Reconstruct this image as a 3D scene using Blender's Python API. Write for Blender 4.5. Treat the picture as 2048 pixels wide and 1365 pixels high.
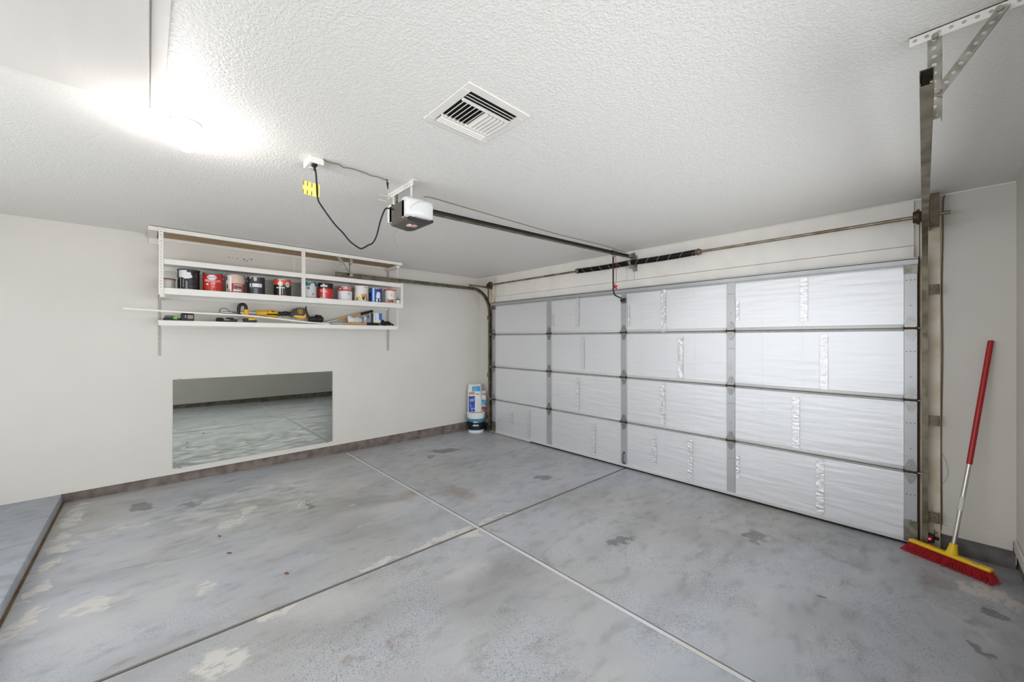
import bpy, bmesh, math, random
from mathutils import Vector, Matrix, noise

# ------------------------------------------------------------------ clear
for o in list(bpy.data.objects):
    bpy.data.objects.remove(o, do_unlink=True)
scene = bpy.context.scene
COL = scene.collection
random.seed(7)

# ------------------------------------------------------------------ camera
cam_data = bpy.data.cameras.new('camera')
cam = bpy.data.objects.new('camera', cam_data)
COL.objects.link(cam)
cam.location = (5.2865, -4.2008, 1.5387)
cam.rotation_euler = (math.radians(90), 0, math.radians(46.757))
cam_data.sensor_width = 36
cam_data.lens = 774.33 * 36 / 2048
cam_data.shift_y = -3.1 / 2048
cam_data.clip_start = 0.02
scene.camera = cam

# ------------------------------------------------------------------ world, sun, exposure
world = bpy.data.worlds.new('world')
scene.world = world
world.use_nodes = True
wn = world.node_tree.nodes
bg = wn['Background']
sky = wn.new('ShaderNodeTexSky')
sky.sky_type = 'HOSEK_WILKIE'
sky.sun_direction = (0.35, 0.45, 0.82)
sky.turbidity = 3
world.node_tree.links.new(sky.outputs[0], bg.inputs[0])
bg.inputs[1].default_value = 1.0
sun_d = bpy.data.lights.new('sun', 'SUN')
sun_d.energy = 4.0
sun_d.color = (1, .93, .8)
sun_d.angle = 0.01
sun = bpy.data.objects.new('sun', sun_d)
COL.objects.link(sun)
sun.rotation_euler = Vector((-0.35, -0.45, -0.82)).to_track_quat('-Z', 'Y').to_euler()
sun.location = (3, 6, 8)
BULB_STRENGTH = 230.0
# added fill lamps set in two made-up, unseen windows: one in the rear wall, one in the right wall
def fill_light(name, loc, rot, sx, sy, watts, spread=180):
    d = bpy.data.lights.new(name, 'AREA')
    d.shape = 'RECTANGLE'; d.size = sx; d.size_y = sy
    d.energy = watts; d.color = (.95, .975, 1.0)
    d.spread = math.radians(spread)
    o = bpy.data.objects.new(name, d); COL.objects.link(o)
    o.location = loc; o.rotation_euler = rot
fill_light('rear_fill_light', (3.4, -6.426, 1.35), (math.radians(90), 0, 0), 4.18, 1.68, 74.0)
fill_light('side_fill_light', (5.734, -2.4, 1.55), (math.radians(90), 0, math.radians(90)), 3.38, 1.28, 42.0, 130)
vs = scene.view_settings
vs.view_transform = 'Standard'
vs.look = 'None'
vs.gamma = 1
vs.use_curve_mapping = False
vs.exposure = 0.06

# ------------------------------------------------------------------ room dimensions (metres)
W, H = 5.708, 2.592          # room width (x), ceiling height
YR = -6.4                    # rear wall
SL = 0.0139                  # floor falls to the door
YS = -4.76                   # edge of the raised slab
XJ, YJ = 2.843, -2.2705      # control joints
SEC = 0.5334                 # door section height
def fz(y): return -SL * y

# ------------------------------------------------------------------ material helpers
def lin(c):
    out = []
    for v in c:
        v = v / 255.0
        out.append(v / 12.92 if v <= .04045 else ((v + .055) / 1.055) ** 2.4)
    return (out[0], out[1], out[2], 1.0)
MATS = {}
def mat(name, rgb, rough=.5, metal=0.0, var=0.0, vscale=6.0, bump=0.0, bscale=60.0, bdist=.003, spec=.5, emit=None, estr=0, coat=0, stretch=None, vcol=None):
    if name in MATS: return MATS[name]
    m = bpy.data.materials.new(name); m.use_nodes = True
    nt = m.node_tree; b = nt.nodes['Principled BSDF']
    b.inputs['Base Color'].default_value = lin(rgb)
    b.inputs['Roughness'].default_value = rough
    b.inputs['Metallic'].default_value = metal
    b.inputs['Specular IOR Level'].default_value = spec
    b.inputs['Coat Weight'].default_value = coat
    if emit:
        b.inputs['Emission Color'].default_value = lin(emit)
        b.inputs['Emission Strength'].default_value = estr
    geo = nt.nodes.new('ShaderNodeNewGeometry')
    src = geo.outputs['Position']
    if stretch:
        mp = nt.nodes.new('ShaderNodeMapping'); mp.inputs['Scale'].default_value = stretch
        nt.links.new(src, mp.inputs['Vector']); src = mp.outputs['Vector']
    if var > 0:
        nz = nt.nodes.new('ShaderNodeTexNoise'); nz.inputs['Scale'].default_value = vscale
        nz.inputs['Detail'].default_value = 6
        nt.links.new(src, nz.inputs['Vector'])
        mx = nt.nodes.new('ShaderNodeMix'); mx.data_type = 'RGBA'
        c = lin(rgb)
        d = lin(vcol) if vcol else tuple(max(0, v * (1 - var)) for v in c[:3]) + (1,)
        mx.inputs[6].default_value = c; mx.inputs[7].default_value = d
        mr = nt.nodes.new('ShaderNodeMapRange')
        mr.inputs['From Min'].default_value = .4; mr.inputs['From Max'].default_value = .65
        nt.links.new(nz.outputs['Fac'], mr.inputs['Value'])
        nt.links.new(mr.outputs[0], mx.inputs[0])
        nt.links.new(mx.outputs[2], b.inputs['Base Color'])
    if bump > 0:
        nb = nt.nodes.new('ShaderNodeTexNoise'); nb.inputs['Scale'].default_value = bscale
        nb.inputs['Detail'].default_value = 3
        nt.links.new(src, nb.inputs['Vector'])
        bp = nt.nodes.new('ShaderNodeBump'); bp.inputs['Strength'].default_value = bump
        bp.inputs['Distance'].default_value = bdist
        nt.links.new(nb.outputs['Fac'], bp.inputs['Height'])
        nt.links.new(bp.outputs[0], b.inputs['Normal'])
    MATS[name] = m
    return m

M_wall = mat('wall_paint', (218, 214, 207), .55, var=.035, vscale=1.6, bump=.22, bscale=70, bdist=.004)
M_trim = mat('trim_paint', (240, 236, 229), .45, var=.06, vscale=5, bump=.12, bscale=40)
M_white = mat('white_gloss_paint', (232, 228, 221), .38, var=.04, vscale=9, bump=.05, bscale=90)
M_shelfraw = mat('raw_shelf_board', (186, 158, 122), .7, var=.25, vscale=14, stretch=(2, .4, 2))
M_stem = mat('stem_concrete', (128, 117, 110), .85, var=.35, vscale=9, bump=.4, bscale=120, vcol=(98, 88, 82))
M_stem2 = mat('stem_concrete_grey', (120, 117, 115), .85, var=.35, vscale=9, bump=.4, bscale=120, vcol=(92, 89, 88))
M_dark = mat('dark_void', (14, 13, 12), .9)
M_galv = mat('galvanised_steel', (150, 148, 140), .42, .85, var=.3, vscale=18, vcol=(112, 106, 94))
M_track = mat('weathered_track_steel', (128, 120, 104), .5, .75, var=.4, vscale=12, vcol=(92, 84, 68))
M_hanger = mat('hanger_steel', (178, 176, 168), .4, .75, var=.3, vscale=22, vcol=(146, 143, 132))
M_doorw = mat('door_white_steel', (214, 214, 214), .4, .1, var=.04, vscale=10)
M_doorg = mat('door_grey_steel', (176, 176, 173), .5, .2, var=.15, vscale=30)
M_stile = mat('stile_steel', (186, 187, 189), .38, .45, var=.06, vscale=8)
M_hinge = mat('hinge_zinc', (160, 160, 158), .35, .8, var=.25, vscale=60)
M_rust = mat('greasy_dark_steel', (52, 44, 36), .5, .5, var=.4, vscale=70, vcol=(88, 56, 34))
M_black = mat('black_plastic', (26, 26, 27), .45)
M_black2 = mat('black_rubber', (16, 16, 17), .7)
M_brown = mat('brown_wire', (122, 98, 68), .6)
M_shaft = mat('shaft_steel', (160, 150, 132), .35, .8, var=.3, vscale=10, vcol=(120, 100, 74))
M_spring = mat('spring_black', (20, 19, 19), .4, .4)
M_paintw = mat('paint_mark_white', (220, 218, 212), .6)
M_wood = mat('wood_handle', (205, 160, 104), .55, var=.25, vscale=20, stretch=(6, 1, 6))
M_woodj = mat('jamb_wood_paint', (230, 222, 206), .6, var=.3, vscale=5, bump=.1, bscale=60, vcol=(208, 192, 164))
M_jambin = mat('jamb_inner_wood', (150, 112, 78), .7, var=.4, vscale=8, stretch=(4, 4, .6))
M_red = mat('red_plastic', (172, 24, 30), .35)
M_redbr = mat('red_bristle', (178, 30, 38), .5)
M_yel = mat('yellow_plastic', (238, 196, 18), .38)
M_tooly = mat('tool_yellow', (240, 180, 10), .42)
M_alu = mat('brushed_aluminium', (205, 203, 198), .32, .85)
M_chrome = mat('can_tin', (190, 190, 188), .28, .9)
M_outlet = mat('outlet_white', (236, 234, 228), .35)
M_charc = mat('opener_charcoal', (92, 86, 80), .55)
M_lens = mat('opener_lens', (218, 218, 216), .35)
M_led = mat('led_red', (255, 30, 40), .3, emit=(255, 20, 40), estr=12)
M_tag = mat('tag_yellow', (250, 236, 128), .5)
M_tagline = mat('tag_brown', (130, 92, 30), .6)
M_mirror = mat('mirror_silver', (184, 188, 182), .015, 1.0)
M_mirredge = mat('mirror_edge', (120, 132, 126), .2, .3)
M_joint = mat('joint_pale', (208, 211, 219), .6, var=.2, vscale=6, vcol=(206, 204, 200))
M_drive = mat('driveway_concrete', (196, 178, 140), .9, var=.2)
M_leaf = mat('dry_leaf', (132, 84, 46), .7, var=.3, vscale=60)
M_tapes = mat('foil_tape', (232, 232, 234), .34, .6, bump=.6, bscale=60, bdist=.004, stretch=(1, 1, 2.5))

# ---- ceiling (knock-down texture)
def ceiling_mat():
    m = bpy.data.materials.new('ceiling_knockdown'); m.use_nodes = True
    nt = m.node_tree; b = nt.nodes['Principled BSDF']
    b.inputs['Base Color'].default_value = lin((234, 231, 226))
    b.inputs['Roughness'].default_value = .48
    geo = nt.nodes.new('ShaderNodeNewGeometry')
    n1 = nt.nodes.new('ShaderNodeTexNoise'); n1.inputs['Scale'].default_value = 85; n1.inputs['Detail'].default_value = 2.5
    n1.inputs['Distortion'].default_value = .6
    nt.links.new(geo.outputs['Position'], n1.inputs['Vector'])
    mr = nt.nodes.new('ShaderNodeMapRange'); mr.interpolation_type = 'SMOOTHSTEP'
    mr.inputs['From Min'].default_value = .42; mr.inputs['From Max'].default_value = .6
    nt.links.new(n1.outputs['Fac'], mr.inputs['Value'])
    bp = nt.nodes.new('ShaderNodeBump'); bp.inputs['Strength'].default_value = .4; bp.inputs['Distance'].default_value = .004
    nt.links.new(mr.outputs[0], bp.inputs['Height'])
    nt.links.new(bp.outputs[0], b.inputs['Normal'])
    return m
M_ceil = ceiling_mat()

# ---- insulation foil
def foil_mat():
    m = bpy.data.materials.new('insulation_foil'); m.use_nodes = True
    nt = m.node_tree; b = nt.nodes['Principled BSDF']
    b.inputs['Base Color'].default_value = lin((232, 233, 236))
    b.inputs['Roughness'].default_value = .46
    b.inputs['Metallic'].default_value = .55
    geo = nt.nodes.new('ShaderNodeNewGeometry')
    mp = nt.nodes.new('ShaderNodeMapping'); mp.inputs['Scale'].default_value = (5, 1, 42)
    nt.links.new(geo.outputs['Position'], mp.inputs['Vector'])
    n1 = nt.nodes.new('ShaderNodeTexNoise'); n1.inputs['Scale'].default_value = 1; n1.inputs['Detail'].default_value = 4
    n1.inputs['Distortion'].default_value = .8
    nt.links.new(mp.outputs[0], n1.inputs['Vector'])
    # creases pressed into the sheet every 30 cm
    sx = nt.nodes.new('ShaderNodeSeparateXYZ'); nt.links.new(geo.outputs['Position'], sx.inputs[0])
    wb = nt.nodes.new('ShaderNodeTexNoise'); wb.inputs['Scale'].default_value = 1.3; nt.links.new(geo.outputs['Position'], wb.inputs['Vector'])
    ml = nt.nodes.new('ShaderNodeMath'); ml.operation = 'MULTIPLY_ADD'; ml.inputs[1].default_value = .02; nt.links.new(wb.outputs['Fac'], ml.inputs[0]); nt.links.new(sx.outputs['X'], ml.inputs[2])
    dv_ = nt.nodes.new('ShaderNodeMath'); dv_.operation = 'DIVIDE'; dv_.inputs[1].default_value = .305; nt.links.new(ml.outputs[0], dv_.inputs[0])
    fr = nt.nodes.new('ShaderNodeMath'); fr.operation = 'FRACT'; nt.links.new(dv_.outputs[0], fr.inputs[0])
    cr = nt.nodes.new('ShaderNodeMapRange'); cr.inputs['From Min'].default_value = .012; cr.inputs['From Max'].default_value = .0
    nt.links.new(fr.outputs[0], cr.inputs['Value'])
    hs = nt.nodes.new('ShaderNodeMath'); hs.operation = 'MULTIPLY_ADD'; hs.inputs[1].default_value = -.5
    nt.links.new(cr.outputs[0], hs.inputs[0]); nt.links.new(n1.outputs['Fac'], hs.inputs[2])
    bp = nt.nodes.new('ShaderNodeBump'); bp.inputs['Strength'].default_value = .22; bp.inputs['Distance'].default_value = .004
    nt.links.new(hs.outputs[0], bp.inputs['Height'])
    nt.links.new(bp.outputs[0], b.inputs['Normal'])
    return m
M_foil = foil_mat()

# ---- painted concrete floor with wear; every mark has its own place on the slab (cx, cy, axis a, axis b)
MARKS = {
 "peel": [[1.33,-3.609,-.124,.134,.03,-.062],[1.458,-3.712,.018,-.105,.085,.031],[1.251,-3.55,-.042,.063,-.078,-.025],[.506,-4.66,-.2,.01,.02,-.06],[1.097,-4.65,-.01,.08,.11,.014],[.872,-4.66,-.02,.05,.09,-.003],[1.4,-4.67,-.12,.019,.021,-.05],[1.72,-4.67,-.12,.016,.04,-.05],[2.1,-4.68,-.16,.021,.05,-.06],[.2,-4.65,-.14,.02,.05,-.06],[1.013,-4.232,-.024,.045,-.02,-.029],[.991,-4.332,.008,.034,.018,-.013],[2.80,-2.528,-.013,.26,.04,-.012],[2.80,-2.174,-.029,.105,.04,-.03],[2.81,-2.75,.006,.12,.03,-.01],[2.891,-2.368,.06,.12,.05,-.04],[2.80,-2.02,-.001,.148,.025,-.02],[3.071,-3.959,.007,.114,.089,.017],[2.118,-4.453,-.027,.094,.104,.026],[2.339,-3.952,-.052,.053,.068,.006],[2.598,-3.227,-.027,.043,.02,-.03],[2.814,-3.078,-.012,.149,.03,-.003],[5.597,-.513,.1,-.05,-.03,.14],[5.5,-.52,.09,-.05,.02,.1],[2.169,-.464,-.041,.109,.028,-.06],[1.341,-2.091,-.066,.13,.02,-.04],[1.424,-3.199,-.075,.083,.029,-.048],[2.882,-3.676,.007,.097,.04,0]],
 "dark": [[.553,-4.236,.01,.075,-.134,-.004],[3.731,-1.609,.042,.125,.03,-.04],[4.394,-.785,.047,.11,.06,-.08],[.804,-1.242,.116,.208,.08,-.06],[.921,-1.533,.004,.072,.05,-.03],[2.398,-1.021,.073,.083,.053,-.058],[.768,-3.932,.014,.048,.094,-.006],[1.507,-3.139,-.01,.053,.068,-.019],[4.868,-1.313,.032,.015,-.012,.03],[5.481,-1.223,.024,.018,-.02,.03],[5.558,-.776,.048,-.033,-.02,-.03]],
 "dirt": [[3.457,-2.454,.012,.35,.22,-.05],[2.196,-3.043,-.052,.33,.2,.02],[4.917,-1.506,.2,.22,.06,-.2],[2.131,-2.061,.36,.02,.15,-.14],[1.789,-2.709,.16,.28,.15,-.05],[3.613,-2.722,.02,.3,.22,-.1],[.639,-3.733,-.01,.34,.22,0],[4.091,-1.063,.2,.08,.08,-.2],[4.214,-.247,.2,.02,.08,-.25],[2.158,-3.423,-.1,.4,.22,.02],[5.55,-.25,.2,0,0,.14]],
 "pale": [[2.086,-3.502,-.046,.34,.2,.01],[2.309,-4.086,-.086,.25,.2,.03],[2.414,-4.378,-.013,.2,.2,.04],[1.226,-2.68,-.086,.4,.24,-.06],[2.42,-1.919,.021,.33,.13,-.06],[3.238,-2.695,.021,.2,.1,-.02],[5.368,-.954,.12,-.12,-.02,-.05],[5.46,-1.05,.12,-.14,-.02,-.03],[2.023,-2.53,-.053,.32,.24,-.09],[2.983,-3.476,.046,.22,.15,-.02],[.6,-3.0,-.03,.5,.28,-.03]],
 "brown": [[2.783,-4.293,.012,.05,.028,0],[2.144,-1.952,.3,.033,.1,-.1],[2.946,-2.232,.076,.012,.024,-.026],[3.52,-2.256,.12,-.004,.009,-.034],[5.335,-.586,.1,.02,-.012,-.14],[5.495,-.931,.06,.002,-.012,-.051],[3.474,-3.499,.017,.052,.028,-.011],[3.514,-3.346,.004,.051,.028,-.006],[1.874,-2.349,.017,.25,.14,-.06]],
}
def floor_mat(name, base, blue, marks=True):
    m = bpy.data.materials.new(name); m.use_nodes = True
    nt = m.node_tree; N = nt.nodes; Lk = nt.links.new
    b = N['Principled BSDF']
    geo = N.new('ShaderNodeNewGeometry'); P = geo.outputs['Position']
    def noise_(scale, detail=5, stretch=None, dist=0):
        src = P
        if stretch:
            mp = N.new('ShaderNodeMapping'); mp.inputs['Scale'].default_value = stretch; Lk(P, mp.inputs['Vector']); src = mp.outputs[0]
        n = N.new('ShaderNodeTexNoise'); n.inputs['Scale'].default_value = scale; n.inputs['Detail'].default_value = detail
        n.inputs['Distortion'].default_value = dist
        Lk(src, n.inputs['Vector']); return n
    def ramp(val, a, c, smooth=True):
        r = N.new('ShaderNodeMapRange'); r.interpolation_type = 'SMOOTHSTEP' if smooth else 'LINEAR'
        r.inputs['From Min'].default_value = a; r.inputs['From Max'].default_value = c
        Lk(val, r.inputs['Value']); return r.outputs[0]
    def mul(a, c):
        x = N.new('ShaderNodeMath'); x.operation = 'MULTIPLY'
        for i, s in enumerate((a, c)):
            if isinstance(s, (int, float)): x.inputs[i].default_value = s
            else: Lk(s, x.inputs[i])
        return x.outputs[0]
    def mix(fac, c0, c1):
        x = N.new('ShaderNodeMix'); x.data_type = 'RGBA'
        if isinstance(fac, (int, float)): x.inputs[0].default_value = fac
        else: Lk(fac, x.inputs[0])
        for i, s in ((6, c0), (7, c1)):
            if isinstance(s, tuple): x.inputs[i].default_value = s
            else: Lk(s, x.inputs[i])
        return x.outputs[2]
    streak = noise_(1.6, 7, (1.6, .55, 1), .4)
    fine = noise_(9, 6, (1.5, .7, 1), .3)
    big = noise_(.55, 3)
    col = mix(ramp(big.outputs['Fac'], .38, .62), lin(base), lin(blue))
    col = mix(mul(ramp(streak.outputs['Fac'], .5, .72), .55), col, lin((190, 190, 190)))
    col = mix(mul(ramp(streak.outputs['Fac'], .5, .3), .32), col, lin((132, 131, 129)))
    col = mix(mul(ramp(fine.outputs['Fac'], .5, .75), .35), col, lin((128, 127, 124)))
    mott = noise_(2.6, 4, None, .3)
    col = mix(mul(ramp(mott.outputs['Fac'], .5, .7), .2), col, lin((130, 128, 124)))
    if marks:
        # warped position shared by all marks
        nw = N.new('ShaderNodeTexNoise'); nw.inputs['Scale'].default_value = 11; nw.inputs['Detail'].default_value = 5
        Lk(P, nw.inputs['Vector'])
        sb = N.new('ShaderNodeVectorMath'); sb.operation = 'SUBTRACT'; sb.inputs[1].default_value = (.5, .5, .5); Lk(nw.outputs['Color'], sb.inputs[0])
        sc = N.new('ShaderNodeVectorMath'); sc.operation = 'SCALE'; sc.inputs['Scale'].default_value = .2; Lk(sb.outputs[0], sc.inputs[0])
        ad = N.new('ShaderNodeVectorMath'); ad.operation = 'ADD'; Lk(P, ad.inputs[0]); Lk(sc.outputs[0], ad.inputs[1])
        PW = ad.outputs[0]
        def group_mask(kind, e0, e1):
            acc = None
            for cx, cy, ax, ay, bx, by in MARKS[kind]:
                det = ax * by - ay * bx
                if abs(det) < 2e-4: continue
                r1 = (by / det, -bx / det, 0); r2 = (-ay / det, ax / det, 0)
                s = N.new('ShaderNodeVectorMath'); s.operation = 'SUBTRACT'; s.inputs[1].default_value = (cx, cy, 0); Lk(PW, s.inputs[0])
                d1 = N.new('ShaderNodeVectorMath'); d1.operation = 'DOT_PRODUCT'; d1.inputs[1].default_value = r1; Lk(s.outputs[0], d1.inputs[0])
                d2 = N.new('ShaderNodeVectorMath'); d2.operation = 'DOT_PRODUCT'; d2.inputs[1].default_value = r2; Lk(s.outputs[0], d2.inputs[0])
                cb = N.new('ShaderNodeCombineXYZ'); Lk(d1.outputs['Value'], cb.inputs[0]); Lk(d2.outputs['Value'], cb.inputs[1])
                ln = N.new('ShaderNodeVectorMath'); ln.operation = 'LENGTH'; Lk(cb.outputs[0], ln.inputs[0])
                if acc is None: acc = ln.outputs['Value']
                else:
                    mn = N.new('ShaderNodeMath'); mn.operation = 'MINIMUM'; Lk(acc, mn.inputs[0]); Lk(ln.outputs['Value'], mn.inputs[1]); acc = mn.outputs[0]
            return ramp(acc, e1, e0)
        brk = noise_(20, 6, (1.8, .7, 1), .6)
        brkm = ramp(brk.outputs['Fac'], .36, .48)
        col = mix(mul(group_mask('dirt', .3, 1.4), .26), col, lin((112, 110, 106)))
        col = mix(mul(group_mask('pale', .3, 1.2), .5), col, lin((196, 195, 194)))
        col = mix(mul(group_mask('brown', .3, 1.2), .45), col, lin((138, 118, 102)))
        col = mix(mul(group_mask('dark', .7, 1.15), .62), col, lin((84, 82, 82)))
        # flecks of paint chip, thick on the near slabs
        sep = N.new('ShaderNodeSeparateXYZ'); Lk(P, sep.inputs[0])
        dens = ramp(sep.outputs['X'], 1.8, 3.2)
        dn = noise_(2.2, 3)
        dens = mul(dens, ramp(dn.outputs['Fac'], .35, .62))
        for sc_, thr, colr in ((135, .96, (62, 62, 66)), (170, .985, (220, 220, 220)), (210, .97, (84, 82, 80))):
            v = N.new('ShaderNodeTexVoronoi'); v.inputs['Scale'].default_value = sc_; Lk(P, v.inputs['Vector'])
            sp = N.new('ShaderNodeSeparateColor'); Lk(v.outputs['Color'], sp.inputs[0])
            pick = ramp(sp.outputs[0], thr - .16, thr - .159, False)
            near = ramp(v.outputs['Distance'], .42, .3)
            col = mix(mul(mul(mul(pick, near), dens), .7), col, lin(colr))
        col = mix(mul(mul(group_mask('peel', .75, 1.05), brkm), .84), col, lin((210, 206, 200)))
        pl = noise_(5, 7, (1.4, .8, 1), .5)
        xl = ramp(sep.outputs['X'], 3.4, 1.2)
        col = mix(mul(mul(ramp(pl.outputs['Fac'], .64, .68), xl), .6), col, lin((200, 196, 190)))
    Lk(col, b.inputs['Base Color'])
    rn = ramp(fine.outputs['Fac'], .3, .75)
    rr = N.new('ShaderNodeMapRange'); rr.inputs['To Min'].default_value = .34; rr.inputs['To Max'].default_value = .6; Lk(rn, rr.inputs['Value'])
    Lk(rr.outputs[0], b.inputs['Roughness'])
    bn = noise_(70, 3)
    bp = N.new('ShaderNodeBump'); bp.inputs['Strength'].default_value = .12; bp.inputs['Distance'].default_value = .002
    Lk(bn.outputs['Fac'], bp.inputs['Height']); Lk(bp.outputs[0], b.inputs['Normal'])
    return m
M_floor = floor_mat('floor_painted_concrete', (172, 171, 169), (178, 181, 188))
M_step = floor_mat('step_painted_concrete', (164, 171, 181), (174, 181, 191), False)

# ------------------------------------------------------------------ mesh helpers
class MB:
    def __init__(s): s.v = []; s.f = []; s.m = []
    def add(s, vs_, fs, m=0, M=None):
        o = len(s.v)
        for p in vs_:
            p = Vector(p)
            s.v.append(M @ p if M else p)
        for f in fs:
            s.f.append([i + o for i in f]); s.m.append(m)
        return s
    def box(s, a, b, m=0, bev=0, M=None, seg=1):
        x0, x1 = sorted((a[0], b[0])); y0, y1 = sorted((a[1], b[1])); z0, z1 = sorted((a[2], b[2]))
        if bev <= 0:
            return s.add([(x0,y0,z0),(x1,y0,z0),(x1,y1,z0),(x0,y1,z0),(x0,y0,z1),(x1,y0,z1),(x1,y1,z1),(x0,y1,z1)],
                         [(0,3,2,1),(4,5,6,7),(0,1,5,4),(1,2,6,5),(2,3,7,6),(3,0,4,7)], m, M)
        bm = bmesh.new(); bmesh.ops.create_cube(bm, size=1)
        for v in bm.verts:
            v.co = Vector(((x0+x1)/2 + v.co.x*(x1-x0), (y0+y1)/2 + v.co.y*(y1-y0), (z0+z1)/2 + v.co.z*(z1-z0)))
        bev = min(bev, .49*min(x1-x0, y1-y0, z1-z0))
        bmesh.ops.bevel(bm, geom=list(bm.edges), offset=bev, segments=seg, affect='EDGES', profile=.5)
        bm.verts.index_update()
        s.add([v.co.copy() for v in bm.verts], [[v.index for v in f.verts] for f in bm.faces], m, M)
        bm.free(); return s
    def cyl(s, p0, p1, r0, r1=None, n=16, m=0, caps=True):
        p0, p1 = Vector(p0), Vector(p1); r1 = r0 if r1 is None else r1
        d = (p1-p0).normalized(); u = d.orthogonal().normalized(); w = d.cross(u)
        vs_ = []
        for p, r in ((p0, r0), (p1, r1)):
            for i in range(n):
                a = 2*math.pi*i/n; vs_.append(p + u*(r*math.cos(a)) + w*(r*math.sin(a)))
        fs = [(i, (i+1) % n, n+(i+1) % n, n+i) for i in range(n)]
        if caps: fs += [list(range(n-1, -1, -1)), list(range(n, 2*n))]
        return s.add(vs_, fs, m)
    def tube(s, pts, r, n=8, m=0, caps=True):
        pts = [Vector(p) for p in pts]; N = len(pts)
        rad = r if isinstance(r, (list, tuple)) else [r]*N
        T = []
        for i in range(N):
            T.append((pts[min(i+1, N-1)] - pts[max(i-1, 0)]).normalized())
        u = T[0].orthogonal().normalized(); vs_ = []
        for i in range(N):
            u = (u - T[i]*u.dot(T[i]))
            u = u.normalized() if u.length > 1e-6 else T[i].orthogonal().normalized()
            w = T[i].cross(u)
            for k in range(n):
                a = 2*math.pi*k/n; vs_.append(pts[i] + u*(rad[i]*math.cos(a)) + w*(rad[i]*math.sin(a)))
        fs = [(i*n+k, i*n+(k+1) % n, (i+1)*n+(k+1) % n, (i+1)*n+k) for i in range(N-1) for k in range(n)]
        if caps: fs += [list(range(n-1, -1, -1)), [(N-1)*n+k for k in range(n)]]
        return s.add(vs_, fs, m)
    def lathe(s, prof, c=(0, 0, 0), n=32, m=0, M=None):
        c = Vector(c); vs_ = []
        for r, z in prof:
            for k in range(n):
                a = 2*math.pi*k/n; vs_.append((c.x + r*math.cos(a), c.y + r*math.sin(a), c.z + z))
        L_ = len(prof)
        fs = [(i*n+k, i*n+(k+1) % n, (i+1)*n+(k+1) % n, (i+1)*n+k) for i in range(L_-1) for k in range(n)]
        fs += [list(range(n-1, -1, -1)), [(L_-1)*n+k for k in range(n)]]
        return s.add(vs_, fs, m, M)
    def prism(s, poly, O, U, V, depth, m=0):
        O, U, V = Vector(O), Vector(U), Vector(V); Nn = U.cross(V).normalized()*depth
        n = len(poly)
        vs_ = [O + U*a + V*b for a, b in poly] + [O + U*a + V*b + Nn for a, b in poly]
        fs = [list(range(n-1, -1, -1)), list(range(n, 2*n))] + [(i, (i+1) % n, n+(i+1) % n, n+i) for i in range(n)]
        return s.add(vs_, fs, m)
    def grid(s, fn, nu, nv, m=0):
        vs_ = [fn(i/nu, j/nv) for j in range(nv+1) for i in range(nu+1)]
        fs = [(j*(nu+1)+i, j*(nu+1)+i+1, (j+1)*(nu+1)+i+1, (j+1)*(nu+1)+i) for j in range(nv) for i in range(nu)]
        return s.add(vs_, fs, m)
    def perf(s, O, U, V, width, length, pitch, hr, th, m=0, holes=None):
        """flat strip with round holes: U across, V along"""
        O, U, V = Vector(O), Vector(U).normalized(), Vector(V).normalized(); Nn = U.cross(V)
        cnt = max(1, int(round(length/pitch))); pt = length/cnt
        for c in range(cnt):
            ctr = O + V*(pt*(c+.5))
            out = [(1,0),(1,1),(0,1),(-1,1),(-1,0),(-1,-1),(0,-1),(1,-1)]
            vs_ = []
            for side in (0, 1):
                off = Nn*(th*side)
                vs_ += [ctr + off + U*(a*width/2) + V*(b*pt/2) for a, b in out]
                vs_ += [ctr + off + U*(hr*math.cos(k*math.pi/4)) + V*(hr*math.sin(k*math.pi/4)) for k in range(8)]
            fs = []
            for k in range(8):
                k2 = (k+1) % 8
                fs += [(k, 8+k, 8+k2, k2), (16+k, 16+k2, 24+k2, 24+k), (8+k, 24+k, 24+k2, 8+k2)]
                if k in (0, 7, 3, 4) or (c == cnt-1 and k in (1, 2)) or (c == 0 and k in (5, 6)):
                    fs.append((k, k2, 16+k2, 16+k))
            s.add(vs_, fs, m)
        return s

WM = {}
def finish(o, label=None, cat=None, group=None, kind=None):
    if label: o['label'] = label
    if cat: o['category'] = cat
    if group: o['group'] = group
    if kind: o['kind'] = kind
    return o
def mesh_of(name, mb, mats, smooth=True, ang=35):
    me = bpy.data.meshes.new(name)
    me.from_pydata([tuple(v) for v in mb.v], [], mb.f)
    for mt in (mats if isinstance(mats, (list, tuple)) else [mats]): me.materials.append(mt)
    for p, mi in zip(me.polygons, mb.m): p.material_index = mi
    bm = bmesh.new(); bm.from_mesh(me)
    bmesh.ops.recalc_face_normals(bm, faces=bm.faces); bm.to_mesh(me); bm.free()
    if smooth:
        for p in me.polygons: p.use_smooth = True
        me.set_sharp_from_angle(angle=math.radians(ang))
    me.update()
    return me
def place(name, me, loc=(0, 0, 0), parent=None, M=None):
    o = bpy.data.objects.new(name, me); COL.objects.link(o)
    MW = M if M is not None else Matrix.Translation(Vector(loc))
    if parent is not None:
        o.parent = parent; o.matrix_local = WM[parent.name].inverted() @ MW
    else:
        o.matrix_world = MW
        o.matrix_local = MW
    WM[o.name] = MW
    return o
def obj(name, mb, mats, parent=None, smooth=True, ang=35, **kw):
    """mesh built in world coordinates; origin put at its own bottom centre"""
    xs = [v.x for v in mb.v]; ys = [v.y for v in mb.v]; zs = [v.z for v in mb.v]
    c = Vector(((min(xs)+max(xs))/2, (min(ys)+max(ys))/2, min(zs)))
    mb.v = [v - c for v in mb.v]
    o = place(name, mesh_of(name, mb, mats, smooth, ang), c, parent)
    return finish(o, **kw)
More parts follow.
